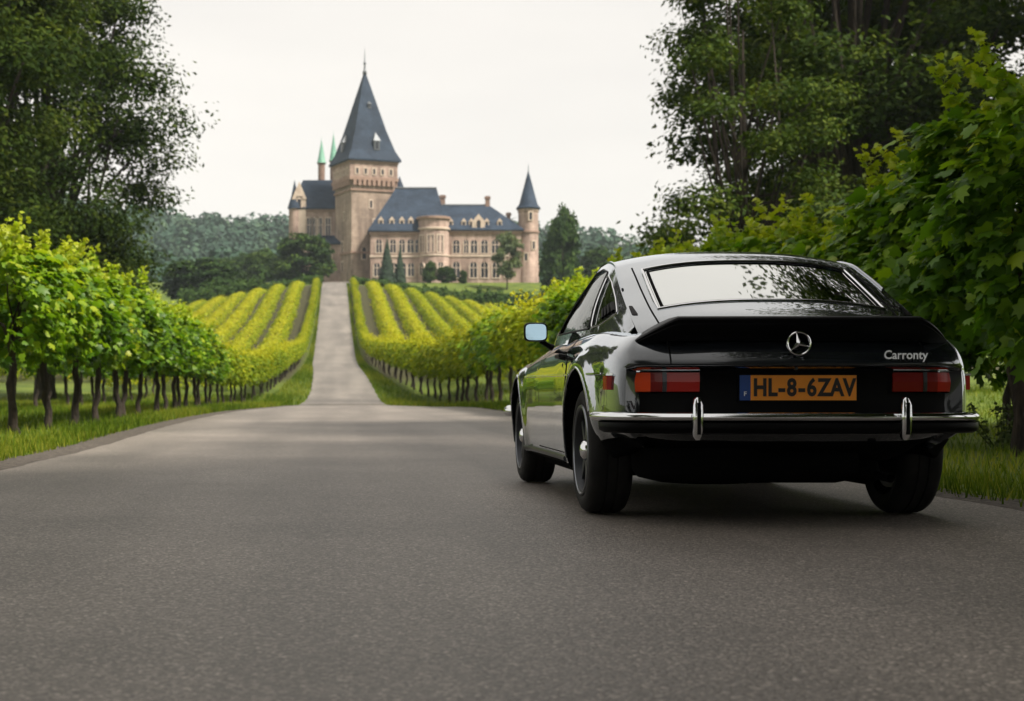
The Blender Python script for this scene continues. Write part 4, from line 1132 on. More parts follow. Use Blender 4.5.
prof_rear = [(.26, .36), (.25, .25), (.27, .215), (.375, .085), (.445, .062), (.505, .072), (.640, .062), (.660, .012), (.676, .000), (.715, .022), (.755, .056), (.778, .088), (.790, .12)]
prof_front = [(.22, .22), (.22, .14), (.25, .11), (.36, .06), (.44, .03), (.50, .015), (.55, .010), (.58, .010), (.61, .015), (.65, .03), (.69, .055), (.72, .088), (.735, .125)]
SUB = 4
ctrl = np.arange(13.0); tt_ = np.linspace(0, 12, 12*SUB+1)
def ev(pr):
    p = np.array(pr); return pchip(ctrl, p[:, 0])(tt_), pchip(ctrl, p[:, 1])(tt_)
sz, si = ev(prof_side); rz_, ri = ev(prof_rear); fz, fi = ev(prof_front)
z_sh = pchip([6.1, 6.45, 6.9, 7.4, 8.2, 8.6, 9.2, 9.7, 10.2], [.795, .812, .842, .848, .836, .812, .765, .71, .665])
def side_scale(z, y): return np.where(z > .45, .45+(z-.45)*(z_sh(y)-.45)/(.795-.45), z)
W_R, W_RZ = .29, .375
AX_R, AX_F, AXZ = 6.93, 9.375, 0.292
def flare(y, z):
    o = 0
    for a in (AX_R, AX_F):
        d = np.hypot(y-a, z-AXZ); o = o + .020*np.exp(-((d-.40)/.055)**2)
    return o
Vb = []
for j in range(len(tt_)):
    zs_ = side_scale(sz[j], py_)
    z = w_side*zs_ + w_rear*rz_[j] + w_front*fz[j]
    ins = w_side*si[j] + w_rear*ri[j] + w_front*fi[j] - w_side*flare(py_, z)*(z < .74)
    g_ = (1-sstep(6.40, 6.74, py_))*(.15+.85*sstep(.42, .74, np.abs(px_)))
    ins = ins + np.clip((.43-z)/.2, 0, 1)*.10*g_*w_side
    z = np.where(z < .385, z+(.385-z)*.66*g_, z)
    Vb.append(np.stack([px_-nx_*ins, py_-ny_*ins, z], -1))
sh = Vb[-1]; bt = Vb[0]
cy_ = np.clip(py_, 6.75, 9.45)
for s in np.linspace(0.12, 1.0, 9):
    k = 1-s
    z = sh[:, 2] + .030*(1-k*k)
    Vb.append(np.stack([sh[:, 0]*k, sh[:, 1]*k+cy_*s, z], -1))
bot = []
for s in (1.0, 0.5):
    k = 1-s
    bot.append(np.stack([bt[:, 0]*k, bt[:, 1]*k+cy_*s, bt[:, 2]*k+.235*s], -1))
rows = bot+Vb
Vall = np.concatenate(rows); nr = len(rows)
F = [(j*NP+i, j*NP+(i+1) % NP, (j+1)*NP+(i+1) % NP, (j+1)*NP+i) for j in range(nr-1) for i in range(NP)]
bm = bmesh.new()
vs = [bm.verts.new(K(v)) for v in Vall]
for f in F: bm.faces.new([vs[i] for i in f])
bmesh.ops.remove_doubles(bm, verts=bm.verts, dist=1e-5)
bmesh.ops.dissolve_degenerate(bm, dist=1e-6, edges=bm.edges)
bmesh.ops.recalc_face_normals(bm, faces=bm.faces)
if bm.calc_volume(signed=True) < 0: bmesh.ops.reverse_faces(bm, faces=bm.faces)
me = bpy.data.meshes.new("body"); bm.to_mesh(me); bm.free()
me.materials.append(M['paint']); me.materials.append(M['under'])
body = link(bpy.data.objects.new("body", me), car)
cut = MB()
for a in (AX_R, AX_F):
    r_ = W_RZ if a == AX_R else .37
    for sgn in (-1, 1):
        cut.lathe([(r_, .47), (r_, 1.1)] if sgn > 0 else [(r_, -1.1), (r_, -.47)], 72, (0, a, AXZ), 'x')
cut_o = cut.build("cutter", M['under'], None, off=(0, CYR, 0))
cut_o.location = CAR0
bpy.context.view_layer.update()
bm = bmesh.new(); bm.from_mesh(cut_o.data); bmesh.ops.recalc_face_normals(bm, faces=bm.faces); bm.to_mesh(cut_o.data); bm.free()
md = body.modifiers.new("wells", 'BOOLEAN'); md.operation = 'DIFFERENCE'; md.object = cut_o; md.solver = 'EXACT'; md.use_self = True; md.material_mode = 'TRANSFER'
bpy.context.view_layer.update()
ev_ = body.evaluated_get(bpy.context.evaluated_depsgraph_get())
me2 = bpy.data.meshes.new_from_object(ev_)
body.modifiers.clear()
body.data = me2
me2.name = "body"
me2.polygons.foreach_set("use_smooth", [True]*len(me2.polygons)); me2.set_sharp_from_angle(angle=R(32))
# dark underside
mats = [mm.name if mm else "" for mm in me2.materials]
iu = mats.index("underside")
for p in me2.polygons:
    if p.normal.z < -.45 and p.center.z < .36: p.material_index = iu
bpy.data.objects.remove(cut_o)

# flank surface as a graph x(y, z), for everything that lies on it
ysid = hy[(hy > 6.3) & (hx > .5)]; xsid = hx[(hy > 6.3) & (hx > .5)]
def flank(y, z, lift=0.0):
    y = np.asarray(y, float); z = np.asarray(z, float)
    zr_ = np.where(z > .45, .45+(z-.45)*(.795-.45)/(z_sh(y)-.45), z)
    ins = np.interp(zr_, sz[SUB:], si[SUB:])
    return np.interp(y, ysid, xsid) - ins + flare(y, z)*(z < .74) + lift

def inside(poly, p):
    x, y = p; c = False; n = len(poly)
    for i in range(n):
        x1, y1 = poly[i]; x2, y2 = poly[(i+1) % n]
        if (y1 > y) != (y2 > y) and x < (x2-x1)*(y-y1)/(y2-y1)+x1: c = not c
    return c

def dense(poly, d):
    out = []
    for i in range(len(poly)):
        a, b = np.array(poly[i]), np.array(poly[(i+1) % len(poly)])
        n = max(1, int(np.linalg.norm(b-a)/d))
        out += [tuple(a+(b-a)*k/n) for k in range(n)]
    return out

def rounded(poly, r, n=5):
    out = []; m = len(poly)
    for i in range(m):
        p = np.array(poly[i], float); a = np.array(poly[i-1], float); b = np.array(poly[(i+1) % m], float)
        la, lb = np.linalg.norm(a-p), np.linalg.norm(b-p); q = min(r, la*.45, lb*.45)
        p0, p1 = p+(a-p)/la*q, p+(b-p)/lb*q
        for k in range(n+1):
            t = k/n
            out.append(tuple((1-t)**2*p0+2*t*(1-t)*p+t*t*p1))
    return out

def sheet(name, outer, holes, func, grid, mat, parent=car, both=(1,), angle=40, flip=False):
    """triangulated patch in (a, b) space, mapped by func to 3-D; both=(1,-1) mirrors it"""
    outer = dense(outer, grid); holes = [dense(h, grid) for h in holes]
    pts, edges = [], []
    for lp in [outer]+holes:
        o = len(pts); pts += lp; edges += [(o+i, o+(i+1) % len(lp)) for i in range(len(lp))]
    A = np.array(outer); lo, hi_ = A.min(0), A.max(0)
    for a in np.arange(lo[0]+grid/2, hi_[0], grid):
        for b in np.arange(lo[1]+grid/2, hi_[1], grid):
            if inside(outer, (a, b)) and not any(inside(h, (a, b)) for h in holes): pts.append((a, b))
    res = delaunay_2d_cdt([Vector(p) for p in pts], edges, [], 0, 1e-6)
    v2 = [tuple(v) for v in res[0]]; fs = []
    for f in res[2]:
        c = (sum(v2[i][0] for i in f)/len(f), sum(v2[i][1] for i in f)/len(f))
        if inside(outer, c) and not any(inside(h, c) for h in holes): fs.append(tuple(f))
    v3 = [func(a, b) for a, b in v2]
    out = []
    for s in both:
        vv = [(s*x, y, z) for x, y, z in v3]
        ff = fs if (s > 0) != flip else [f[::-1] for f in fs]
        out.append(cm(name, vv, ff, mat, parent if not isinstance(parent, dict) else parent[s], True, angle))
    return out

def ribbon(name, path, w, nrm, mat, parent=car, h=0.004, closed=False):
    """a thin raised strip along 3-D points; nrm: outward normals"""
    P = [Vector(p) for p in path]; Nv = [Vector(n).normalized() for n in nrm]; n = len(P); vs, fs = [], []
    for i in range(n):
        a = P[(i+1) % n] if (closed or i < n-1) else P[i]; b = P[i-1] if (closed or i > 0) else P[i]
        d = (a-b).normalized(); s = d.cross(Nv[i]).normalized()
        for (q, e) in ((-w/2, 0), (-w*.3, h), (w*.3, h), (w/2, 0)): vs.append(tuple(P[i]+s*q+Nv[i]*e))
    m = n if closed else n-1
    for i in range(m):
        j = (i+1) % n
        for k in range(3): fs.append((i*4+k, i*4+k+1, j*4+k+1, j*4+k))
        fs.append((i*4+3, i*4, j*4, j*4+3))
    if not closed: fs += [(0, 1, 2, 3), ((n-1)*4+3, (n-1)*4+2, (n-1)*4+1, (n-1)*4)]
    return cm(name, vs, fs, mat, parent, True, 50)

# --- doors: raised skins with a dark shut line round them
def door_poly(e=0.0):
    ys0, ys1 = 7.345-e, 8.53+e
    z0 = .262-e
    pts = [(ys0+.10, z0), (ys1-.05, z0), (ys1, z0+.05), (ys1, .60)]
    pts += [(ys1-.005, float(z_sh(ys1))-.035+e*.6), (8.2, float(z_sh(8.2))-.028+e*.6), (7.7, float(z_sh(7.7))-.028+e*.6), (ys0+.02, float(z_sh(7.36))-.030+e*.6)]
    pts += [(ys0, .70), (ys0, .60), (ys0+.02, .42)]
    return pts
for sgn in (-1, 1):
    lo_ = sheet("door_gap", door_poly(.007), [], lambda y, z: (float(flank(y, z, .0012)), y, z), .04, M['gap'], car, (sgn,))[0]
    d = sheet("door", door_poly(), [], lambda y, z: (float(flank(y, z, .0035)), y, z), .04, M['paint'], car, (sgn,))[0]
    lo_.parent = d
    hy0 = 7.50; hz = .735; hxx = float(flank(hy0, hz, .006))
    mb = MB().tube([(sgn*(hxx-.004), hy0-.075, hz), (sgn*(hxx+.022), hy0-.06, hz+.004), (sgn*(hxx+.024), hy0+.06, hz+.004), (sgn*(hxx-.004), hy0+.075, hz)], [.011, .012, .012, .011], 8)
    mb.lathe([(.012, 0), (.014, sgn*.006), (.0, sgn*.008)], 12, (sgn*(hxx+.002), hy0-.02, hz-.045), 'x')
    cmb(mb, "door_handle", M['matte'], d, True, 40)

# --- roof, fastback and pillars: a grid over the top profile, with the rear window left open
tY = [6.335, 6.42, 6.60, 6.83, 7.07, 7.25, 7.45, 7.62, 7.76]
tZ = [.835, .886, .962, 1.068, 1.176, 1.232, 1.254, 1.246, 1.212]
eZ = [.735, .800, .893, .995, 1.100, 1.168, 1.195, 1.190, 1.150]
eX = [.612, .618, .622, .612, .595, .580, .573, .576, .590]
f_tz, f_ez, f_ex = pchip(tY, tZ), pchip(tY, eZ), pchip(tY, eX)
def top_pt(u, y, lift=0.0):
    zt = float(f_tz(y)); zee = float(f_ez(y)); xe = float(f_ex(y))
    return (u*xe, y, zt+(zee-zt)*abs(u)**2.6+lift)
WU, WY0, WY1 = .80, 6.60, 7.07
us = np.unique(np.concatenate([np.linspace(-1, -WU, 7), np.linspace(-WU, WU, 33), np.linspace(WU, 1, 7)]).round(6))
ysg = np.unique(np.concatenate([np.linspace(6.335, WY0, 9), np.linspace(WY0, WY1, 13), np.linspace(WY1, 7.76, 18)]).round(6))
Vt = [top_pt(u, y) for y in ysg for u in us]
nu = len(us); Ft = []; Fg = []
for j in range(len(ysg)-1):
    for i in range(nu-1):
        q = (j*nu+i, j*nu+i+1, (j+1)*nu+i+1, (j+1)*nu+i)
        um, ymid = (us[i]+us[i+1])/2, (ysg[j]+ysg[j+1])/2
        (Fg if abs(um) < WU and WY0 < ymid < WY1 else Ft).append(q)
roof = cm("roof", Vt, Ft, M['paint'], car, True, 60)
yq = np.linspace(WY0, WY1, 25)
q_t, q_e, q_x = (np.polyfit(yq, f(yq), 2) for f in (f_tz, f_ez, f_ex))
gu, gv = np.linspace(-WU-.01, WU+.01, 61), np.linspace(WY0-.008, WY1+.008, 31)
def glass_pt(u, y):
    zt, ze_g, xe = np.polyval(q_t, y), np.polyval(q_e, y), np.polyval(q_x, y)
    return (u*xe, y+.001, zt+(ze_g-zt)*abs(u)**2.6-.005)
rw_ = cm("rear_window", [glass_pt(u, y) for y in gv for u in gu], [(j*61+i, j*61+i+1, (j+1)*61+i+1, (j+1)*61+i) for j in range(30) for i in range(60)], M['rear_glass'], car, True, 60)
def top_n(u, y):
    a, b_ = Vector(top_pt(u, y-.01)), Vector(top_pt(u, y+.01)); c, d = Vector(top_pt(u-.01, y)), Vector(top_pt(u+.01, y))
    return (d-c).cross(b_-a).normalized()
loop = [(u, WY0) for u in np.linspace(-WU, WU, 20)]+[(WU, y) for y in np.linspace(WY0, WY1, 12)[1:]]+[(u, WY1) for u in np.linspace(WU, -WU, 20)[1:]]+[(-WU, y) for y in np.linspace(WY1, WY0, 12)[1:-1]]
ribbon("window_trim", [top_pt(u, y, .001) for u, y in loop], .017, [top_n(u, y) for u, y in loop], M['chrome'], rw_, .006, True)
loop2 = [(u*.955, y) for u, y in [(a, WY0+.012) for a in np.linspace(-WU, WU, 20)]+[(WU, y) for y in np.linspace(WY0+.02, WY1-.015, 12)]+[(a, WY1-.015) for a in np.linspace(WU, -WU, 20)]+[(-WU, y) for y in np.linspace(WY1-.02, WY0+.02, 12)]]
ribbon("window_seal", [top_pt(u, y, .0005) for u, y in loop2], .012, [top_n(u, y) for u, y in loop2], M['gap'], rw_, .003, True)
for s in (-1, 1):
    ln_p = [(s*(.842+.035*(y-6.37)), y) for y in np.linspace(6.37, 7.13, 24)]
    ribbon("hatch_gap", [top_pt(u, y, .0004) for u, y in ln_p], .008, [top_n(u, y) for u, y in ln_p], M['gap'], roof, .0015)
    gut = [(s*.985, y) for y in np.linspace(6.9, 7.76, 26)]
    ribbon("roof_gutter", [top_pt(u, y, .001) for u, y in gut], .012, [top_n(u, y) for u, y in gut], M['chrome'] if False else M['paint'], roof, .008)
# windscreen between roof edge and scuttle
ws_v = []; 
for j, t in enumerate(np.linspace(0, 1, 9)):
    for u in np.linspace(-1, 1, 17):
        a = Vector(top_pt(u, 7.76)); b_ = Vector((u*.72, 8.30-.10*u*u, .855-.01*u*u))
        p = a.lerp(b_, t); ws_v.append((p.x*1.0, p.y+.03*math.sin(t*math.pi), p.z+.02*math.sin(t*math.pi)))
ws_f = [(j*17+i, j*17+i+1, (j+1)*17+i+1, (j+1)*17+i) for j in range(8) for i in range(16)]
fr_f = [f for k, f in enumerate(ws_f) if k % 16 in (0, 15) or k//16 == 0]; gl_f = [f for f in ws_f if f not in fr_f]
def submesh(name, V, F, mat, parent):
    u_ = sorted({i for f in F for i in f}); q = {k: i for i, k in enumerate(u_)}
    return cm(name, [V[i] for i in u_], [tuple(q[i] for i in f) for f in F], mat, parent, True, 60)
submesh("windscreen_frame", ws_v, fr_f, M['paint'], car)
submesh("windscreen", ws_v, gl_f, M['glass'], car)

# --- side of the cabin: a graph x(y, z) between belt and gutter
gY = [6.335, 6.60, 6.83, 7.07, 7.25, 7.45, 7.62, 7.76, 8.22]
gZ = [.735, .893, .995, 1.100, 1.168, 1.195, 1.190, 1.150, .870]
gX = [.612, .622, .612, .595, .580, .573, .576, .590, .712]
bY = [6.335, 6.60, 6.83, 7.25, 7.75, 8.22]
bX = [.628, .664, .694, .722, .732, .726]
f_gz, f_gx, f_bx = pchip(gY, gZ), pchip(gY, gX), pchip(bY, bX)
def cab(y, z, lift=0.0):
    zb = .80 if y < 7 else .82
    zg = float(f_gz(y)); t = min(max((z-zb)/max(zg-zb, .03), -.3), 1.0)
    x0_, x1_ = float(f_bx(y)), float(f_gx(y))
    if zg-zb < .03: t = 1.0 if z >= zg else 0.0
    return (x0_+(x1_-x0_)*t+.018*math.sin(max(t, 0)*math.pi)*min(1, (zg-zb)*4)+lift, y, z)
outer = [(6.335, .765)]+[(y, .775) for y in (6.6, 6.9, 7.2)]+[(7.6, .80), (8.0, .81), (8.22, .815)]
outer += [(y, float(f_gz(y))) for y in np.linspace(8.22, 6.335, 44)]
doorwin = rounded([(8.10, .868), (7.165, .862), (7.285, 1.142), (7.45, 1.168), (7.62, 1.162), (7.735, 1.118)], .025)
quarter = rounded([(7.125, .864), (6.95, .874), (6.765, .915), (6.90, .990), (7.08, 1.072), (7.24, 1.126)], .025)
sides = sheet("cabin_side", outer, [doorwin, quarter], lambda a, b: cab(a, b), .03, M['paint'], car, (1, -1))
pd = {1: sides[0], -1: sides[1]}
def pair(name, poly, mat, lift, grid=.03):
    return sheet(name, poly, [], lambda a, b: cab(a, b, lift), grid, mat, pd, (1, -1))
pair("door_window", doorwin, M['door_glass'], -.008)
qw = pair("quarter_window", quarter, M['quarter_glass'], -.008)
for s in (1, -1):
    for lp, nm in ((doorwin, "window_trim"), (quarter, "window_trim")):
        dl_ = dense(lp, .03)
        ribbon(nm, [(s*cab(a, b, .001)[0], a, b) for a, b in dl_], .009, [(s, 0, .35)]*len(dl_), M['chrome'] if lp is quarter else M['matte'], pd[s], .004, True)
    lv_ = rounded([(6.925, .892), (6.785, .922), (6.885, .975), (6.985, .950)], .012)
    lo2 = sheet("louvre", lv_, [], lambda a, b: cab(a, b, .004), .02, M['matte'], pd[s], (s,))[0]
    for k in range(4):
        a0, a1 = Vector((6.915-.036*k, .897+.0085*k)), Vector((6.978-.027*k, .947+.0075*k))
        pl_ = [a0.lerp(a1, t) for t in np.linspace(.06, .94, 6)]
        ribbon("slat", [(s*cab(p.x, p.y, .004)[0], p.x, p.y) for p in pl_], .020, [(s, -.5, .35)]*6, M['matte'], lo2, .012)
    vt = rounded([(.945, 6.585), (.985, 6.60), (.985, 6.70), (.960, 6.69)], .014)
    sheet("side_vent", vt, [], lambda a, b: top_pt(a, b, .003), .02, M['matte'], pd[s], (s,))

# --- ducktail spoiler
sec = [(6.43, .868), (6.34, .872), (6.24, .872), (6.19, .872), (6.170, .866), (6.164, .857), (6.172, .842), (6.166, .836), (6.172, .829), (6.205, .800), (6.235, .775), (6.32, .765)]
xs_ = np.concatenate([np.linspace(-.665, -.50, 14), np.linspace(-.48, .48, 13), np.linspace(.50, .665, 14)])
Vs = []
for x in xs_:
    a = max(0, (abs(x)-.50)/.165)
    drop = .100*a**1.35; back = .105*a**2.0; k = 1-.62*a
    for (y, z) in sec:
        zc = .80
        Vs.append((x, 6.25+(y-6.25)*(1-.35*a)+back+.022*(x/.6)**2, zc+(z-zc)*k-drop*.55))
ns = len(sec)
Fs = [(i*ns+k, i*ns+(k+1) % ns, (i+1)*ns+(k+1) % ns, (i+1)*ns+k) for i in range(len(xs_)-1) for k in range(ns)]
Fs += [tuple(range(ns)), tuple((len(xs_)-1)*ns+k for k in range(ns-1, -1, -1))]
cm("spoiler", Vs, Fs, M['matte'], car, True, 28)

# --- tail panel
def yrear(x, z):
    """y of the tail at x, z"""
    x = abs(x)
    i = np.interp(z, rz_[SUB:], ri[SUB:])
    return float(np.interp(x, hx[:60], hy[:60])+i)
pts = [(-.70, .507), (.70, .507), (.70, .640), (-.70, .640)]
bl = sheet("tail_panel", [(-.69, .442), (.69, .442), (.69, .648), (-.69, .648)], [], lambda x, z: (x, yrear(x, z)-.002, z), .04, M['matte'], car)[0]
for s in (-1, 1):
    x_ = s*.528
    ribbon("boot_gap", [(x_, yrear(x_, z)-.001, z) for z in np.linspace(.672, .79, 8)], .007, [(0, -1, .3)]*8, M['gap'], body, .0012)
def lamp(s):
    xo, xi = .722, .402
    z0, z1 = .560, .652
    yb_ = lambda x: yrear(x, .60)-.012
    mb = MB()
    # dark housing with a bright upper rim
    def block(xa, xb, za, zb, d0, d1, mat, name, par):
        n = 8; vs = []; fs = []
        for i in range(n+1):
            x = xa+(xb-xa)*i/n
            yb2 = yrear(x, .60)
            yf_, yk = yb2-d0, yb2-d1
            vs += [(s*x, yf_, za), (s*x, yf_-.004, (za+zb)/2), (s*x, yf_, zb), (s*x, yk, zb), (s*x, yk, za)]
        for i in range(n):
            for k in range(5): fs.append((i*5+k, i*5+(k+1) % 5, (i+1)*5+(k+1) % 5, (i+1)*5+k))
        fs += [(4, 3, 2, 1, 0), tuple(n*5+k for k in range(5))]
        return cm(name, vs, fs, mat, par, False)
    h = block(xi-.012, xo+.006, z0-.008, z1+.002, .004, -.06, M['matte'], "tail_light", car)
    block(xi, xo, z1-.010, z1, .017, -.02, M['chrome'], "lamp_rim", h)
    block(xi, xo, z0-.006, z0-.001, .010, -.02, M['chrome'], "lamp_rim", h)
    segs = [(xi, .535, M['red'] if s < 0 else M['red_dark'], "red_lens"), (.552, .60, M['red_dark'], "red_lens"), (.60, xo, M['amber'] if s < 0 else M['red'], "amber_lens" if s < 0 else "red_lens")]  # right lamp's shaded look is put into darker lens colours
    for a, b_, mt, nm in segs: block(a, b_, z0, z1-.011, .014, -.02, mt, nm, h)
    block(.535, .552, z0, z1-.010, .017, -.02, M['steel'], "lens_divider", h)
    return h
l1 = lamp(-1); l2 = lamp(1)
l1["label"] = "tail light with orange outer corner"; l2["label"] = "tail light with lenses coloured a dimmer red"
l1["label"] = "tail light with an orange outer lens"
# plate with its band and characters
PXC, PZC, PW, PH = 0.002, .576, .484, .104
yp = yrear(0, .58)-.012
mb = MB().box(PXC-PW/2-.006, PXC+PW/2+.006, yp, yp+.04, PZC-PH/2-.006, PZC+PH/2+.006)
plate = cmb(mb, "number_plate", M['matte'])
XB = PXC-PW/2+.045
cmb(MB().box(XB, PXC+PW/2, yp-.003, yp-.0003, PZC-PH/2, PZC+PH/2), "plate_face", M['plate'], plate)
cmb(MB().box(PXC-PW/2, XB-.0005, yp-.0032, yp-.0003, PZC-PH/2, PZC+PH/2), "blue_band", M['plate_blue'], plate)
def text(body_, size, name, mat, parent, loc, sx=1.0, bold=0.0, ext=.0015, shear=0.0, align='CENTER', tilt=0.0):
    c = bpy.data.curves.new(name, 'FONT'); c.body = body_; c.size = size; c.offset = bold; c.extrude = ext; c.shear = shear
    c.align_x = align; c.align_y = 'CENTER'; c.resolution_u = 3
    o = bpy.data.objects.new("tmp", c); COL.objects.link(o)
    bpy.context.view_layer.update()
    me = bpy.data.meshes.new_from_object(o.evaluated_get(bpy.context.evaluated_depsgraph_get()))
    bpy.data.objects.remove(o); bpy.data.curves.remove(c)
    me.name = name; me.materials.clear(); me.materials.append(mat)
    me.transform(Matrix.Translation(K(loc)) @ Matrix.Rotation(R(90)+tilt, 4, 'X') @ Matrix.Scale(sx, 4, (1, 0, 0)))
    return link(bpy.data.objects.new(name, me), parent)
xc = XB+.012
for ch, w_ in (("H", .062), ("L", .054), ("-", .034), ("8", .060), ("-", .034), ("6", .060), ("Z", .058), ("A", .062), ("V", .056)):
    k = .422/.480
    text(ch, .100, "plate_letter", M['ink'], plate, (xc+w_*k/2, yp-.004, PZC-.002), 0.80 if ch != '-' else .9, .0034)
    xc += w_*k
text("F", .026, "band_letter", M['white'], plate, (PXC-PW/2+.022, yp-.0042, PZC-.026), 1.0, .0006)
# ring and three-pointed star
ex, ez = -.016, .758
ey = 6.150
mb = MB()
n = 40; rr0 = .0465
ring = [(ex+rr0*math.cos(2*math.pi*i/n), ey, ez+rr0*math.sin(2*math.pi*i/n)) for i in range(n)]
for i in range(n):
    pass
mb.tube(ring+[ring[0]], .0048, 8, False)
for k in range(3):
    a = R(90+12+120*k)
    d = (math.cos(a), math.sin(a)); q = (-d[1], d[0])
    tip = (ex+d[0]*rr0, ey, ez+d[1]*rr0)
    l_ = (ex+d[0]*.006+q[0]*.0085, ey, ez+d[1]*.006+q[1]*.0085); r_ = (ex+d[0]*.006-q[0]*.0085, ey, ez+d[1]*.006-q[1]*.0085)
    mb.add([tip, l_, r_, (ex, ey-.007, ez), (ex, ey+.004, ez)], [(0, 1, 3), (0, 3, 2), (0, 4, 1), (0, 2, 4)])
em = cmb(mb, "star_emblem", M['chrome'], car, True, 30)
cmb(MB().lathe([(.0, 0), (.006, .001), (.006, .06)], 10, (ex, 0, 0)), "emblem_pin", M['matte'], em) if False else None
cmb(MB().tube([(ex, ey+.002, ez-.02), (ex, ey+.07, ez-.02)], .006, 8), "emblem_pin", M['matte'], em)
# boot lock
cmb(MB().tube([(ex, yrear(0, .655)-.012, .655), (ex, yrear(0, .655)+.03, .655)], .006, 12), "boot_lock", M['steel'])
# script badge
text("Carronty", .062, "name_badge", M['white'], car, (.436, yrear(.43, .712)-.013, .710), 0.78, .0008, .0016, .28, tilt=R(-34))

# --- rear bumper: chrome blade over a black bar, wrapping round the corners
def outline_at(off, y_end):
    """plan outline of the tail from left y_end to right y_end, pushed out by off"""
    P = [(hx[i]+(ty_[i]/ln_[i])*off, hy[i]-(tx_[i]/ln_[i])*off) for i in range(NH) if hy[i] < y_end and i < 120]
    return [(-x, y) for x, y in P[::-1]]+P[1:]
def bar(name, y_end, secf, mat, parent=car, taper=True):
    base = outline_at(0.0, y_end); V, F_ = [], []; n = len(base)
    tot = n-1
    for i, (x, y) in enumerate(base):
        a = base[min(i+1, n-1)]; b_ = base[max(i-1, 0)]
        dx, dy = a[0]-b_[0], a[1]-b_[1]; l = math.hypot(dx, dy); nx, ny = dy/l, -dx/l
        e = min(i, tot-i)/tot; k = min(1.0, .15+e*14) if taper else 1.0
        for (o, z) in secf: V.append((x+nx*o*k, y+ny*o*k, .456+(z-.456)*k))
    m = len(secf)
    for i in range(n-1):
        for k in range(m): F_.append((i*m+k, i*m+(k+1) % m, (i+1)*m+(k+1) % m, (i+1)*m+k))
    F_ += [tuple(range(m))[::-1], tuple((n-1)*m+k for k in range(m))]
    return cm(name, V, F_, mat, parent, True, 60)
chsec = [(.020, .432), (.046, .437), (.056, .448), (.058, .458), (.052, .469), (.040, .474), (.020, .474)]
bksec = [(-.05, .385), (.030, .388), (.050, .398), (.053, .415), (.050, .4315), (.0, .4315), (-.05, .4315)]
rb = bar("rear_bumper", 6.60, chsec, M['chrome'])
bar("bumper_bar", 6.50, bksec, M['matte'], rb)
for x_ in (-.437, .412):
    y_ = float(np.interp(abs(x_), hx[:60], hy[:60]))-.052
    mb = MB(); lv = [(.362, .010), (.375, .018), (.40, .022), (.455, .024), (.505, .022), (.527, .017), (.536, .008)]
    vs = []; n = 12
    for z, w_ in lv:
        dep = .030*(1 if .38 < z < .52 else .65)
        for k in range(n):
            t = 2*math.pi*k/n
            vs.append((x_+w_*math.copysign(abs(math.cos(t))**.6, math.cos(t)), y_-dep*.3-dep*math.copysign(abs(math.sin(t))**.7, math.sin(t)), z))
    fs = [(i*n+k, i*n+(k+1) % n, (i+1)*n+(k+1) % n, (i+1)*n+k) for i in range(len(lv)-1) for k in range(n)]+[tuple(range(n))[::-1], tuple((len(lv)-1)*n+k for k in range(n))]
    ov = cm("overrider", vs, fs, M['chrome'], rb, True, 60)
    cmb(MB().box(x_-.007, x_+.007, y_-.043, y_-.028, .385, .515), "rubber_insert", M['matte'], ov)
# --- front bumper, seen past the left wing
def fb():
    P = [(hx[i], hy[i], ty_[i]/ln_[i], -tx_[i]/ln_[i]) for i in range(NH+1) if hy[i] > 9.75]
    full = P+[(-x, y, -a, b_) for x, y, a, b_ in P[::-1][1:]]
    V, F_ = [], []; m = 6; n = len(full)
    for i, (x, y, a, b_) in enumerate(full):
        k = min(1, .3+min(i, n-1-i)*.15)
        for o, z in ((.02, .40), (.07, .405), (.09, .43), (.085, .455), (.06, .475), (.02, .478)): V.append((x+a*o*k, y+b_*o*k, .44+(z-.44)*k))
    for i in range(n-1):
        for k in range(m): F_.append((i*m+k, i*m+(k+1) % m, (i+1)*m+(k+1) % m, (i+1)*m+k))
    F_ += [tuple(range(m)), tuple((n-1)*m+k for k in range(m))]
    cm("front_bumper", V, F_, M['chrome'], car, True, 60)
fb()
for s in (-1, 1):       # headlamps
    cmb(MB().lathe([(.085, 0), (.085, .05), (.075, .06), (.0, .075)], 24, (0, 0, 0)), "tmp", M['chrome']) if False else None
    vs = MB(); n = 24
    prof = [(.088, -.06), (.090, .01), (.078, .018), (.05, .030), (.0, .036)]
    for r_, h_ in prof:
        for k in range(n):
            t = 2*math.pi*k/n; vs.v.append((s*.56+r_*math.cos(t), 10.045+h_, .565+r_*math.sin(t)))
    vs.f = [(i*n+k, i*n+(k+1) % n, (i+1)*n+(k+1) % n, (i+1)*n+k) for i in range(len(prof)-1) for k in range(n)]
    cmb(vs, "headlight", M['chrome'], car, True, 40)

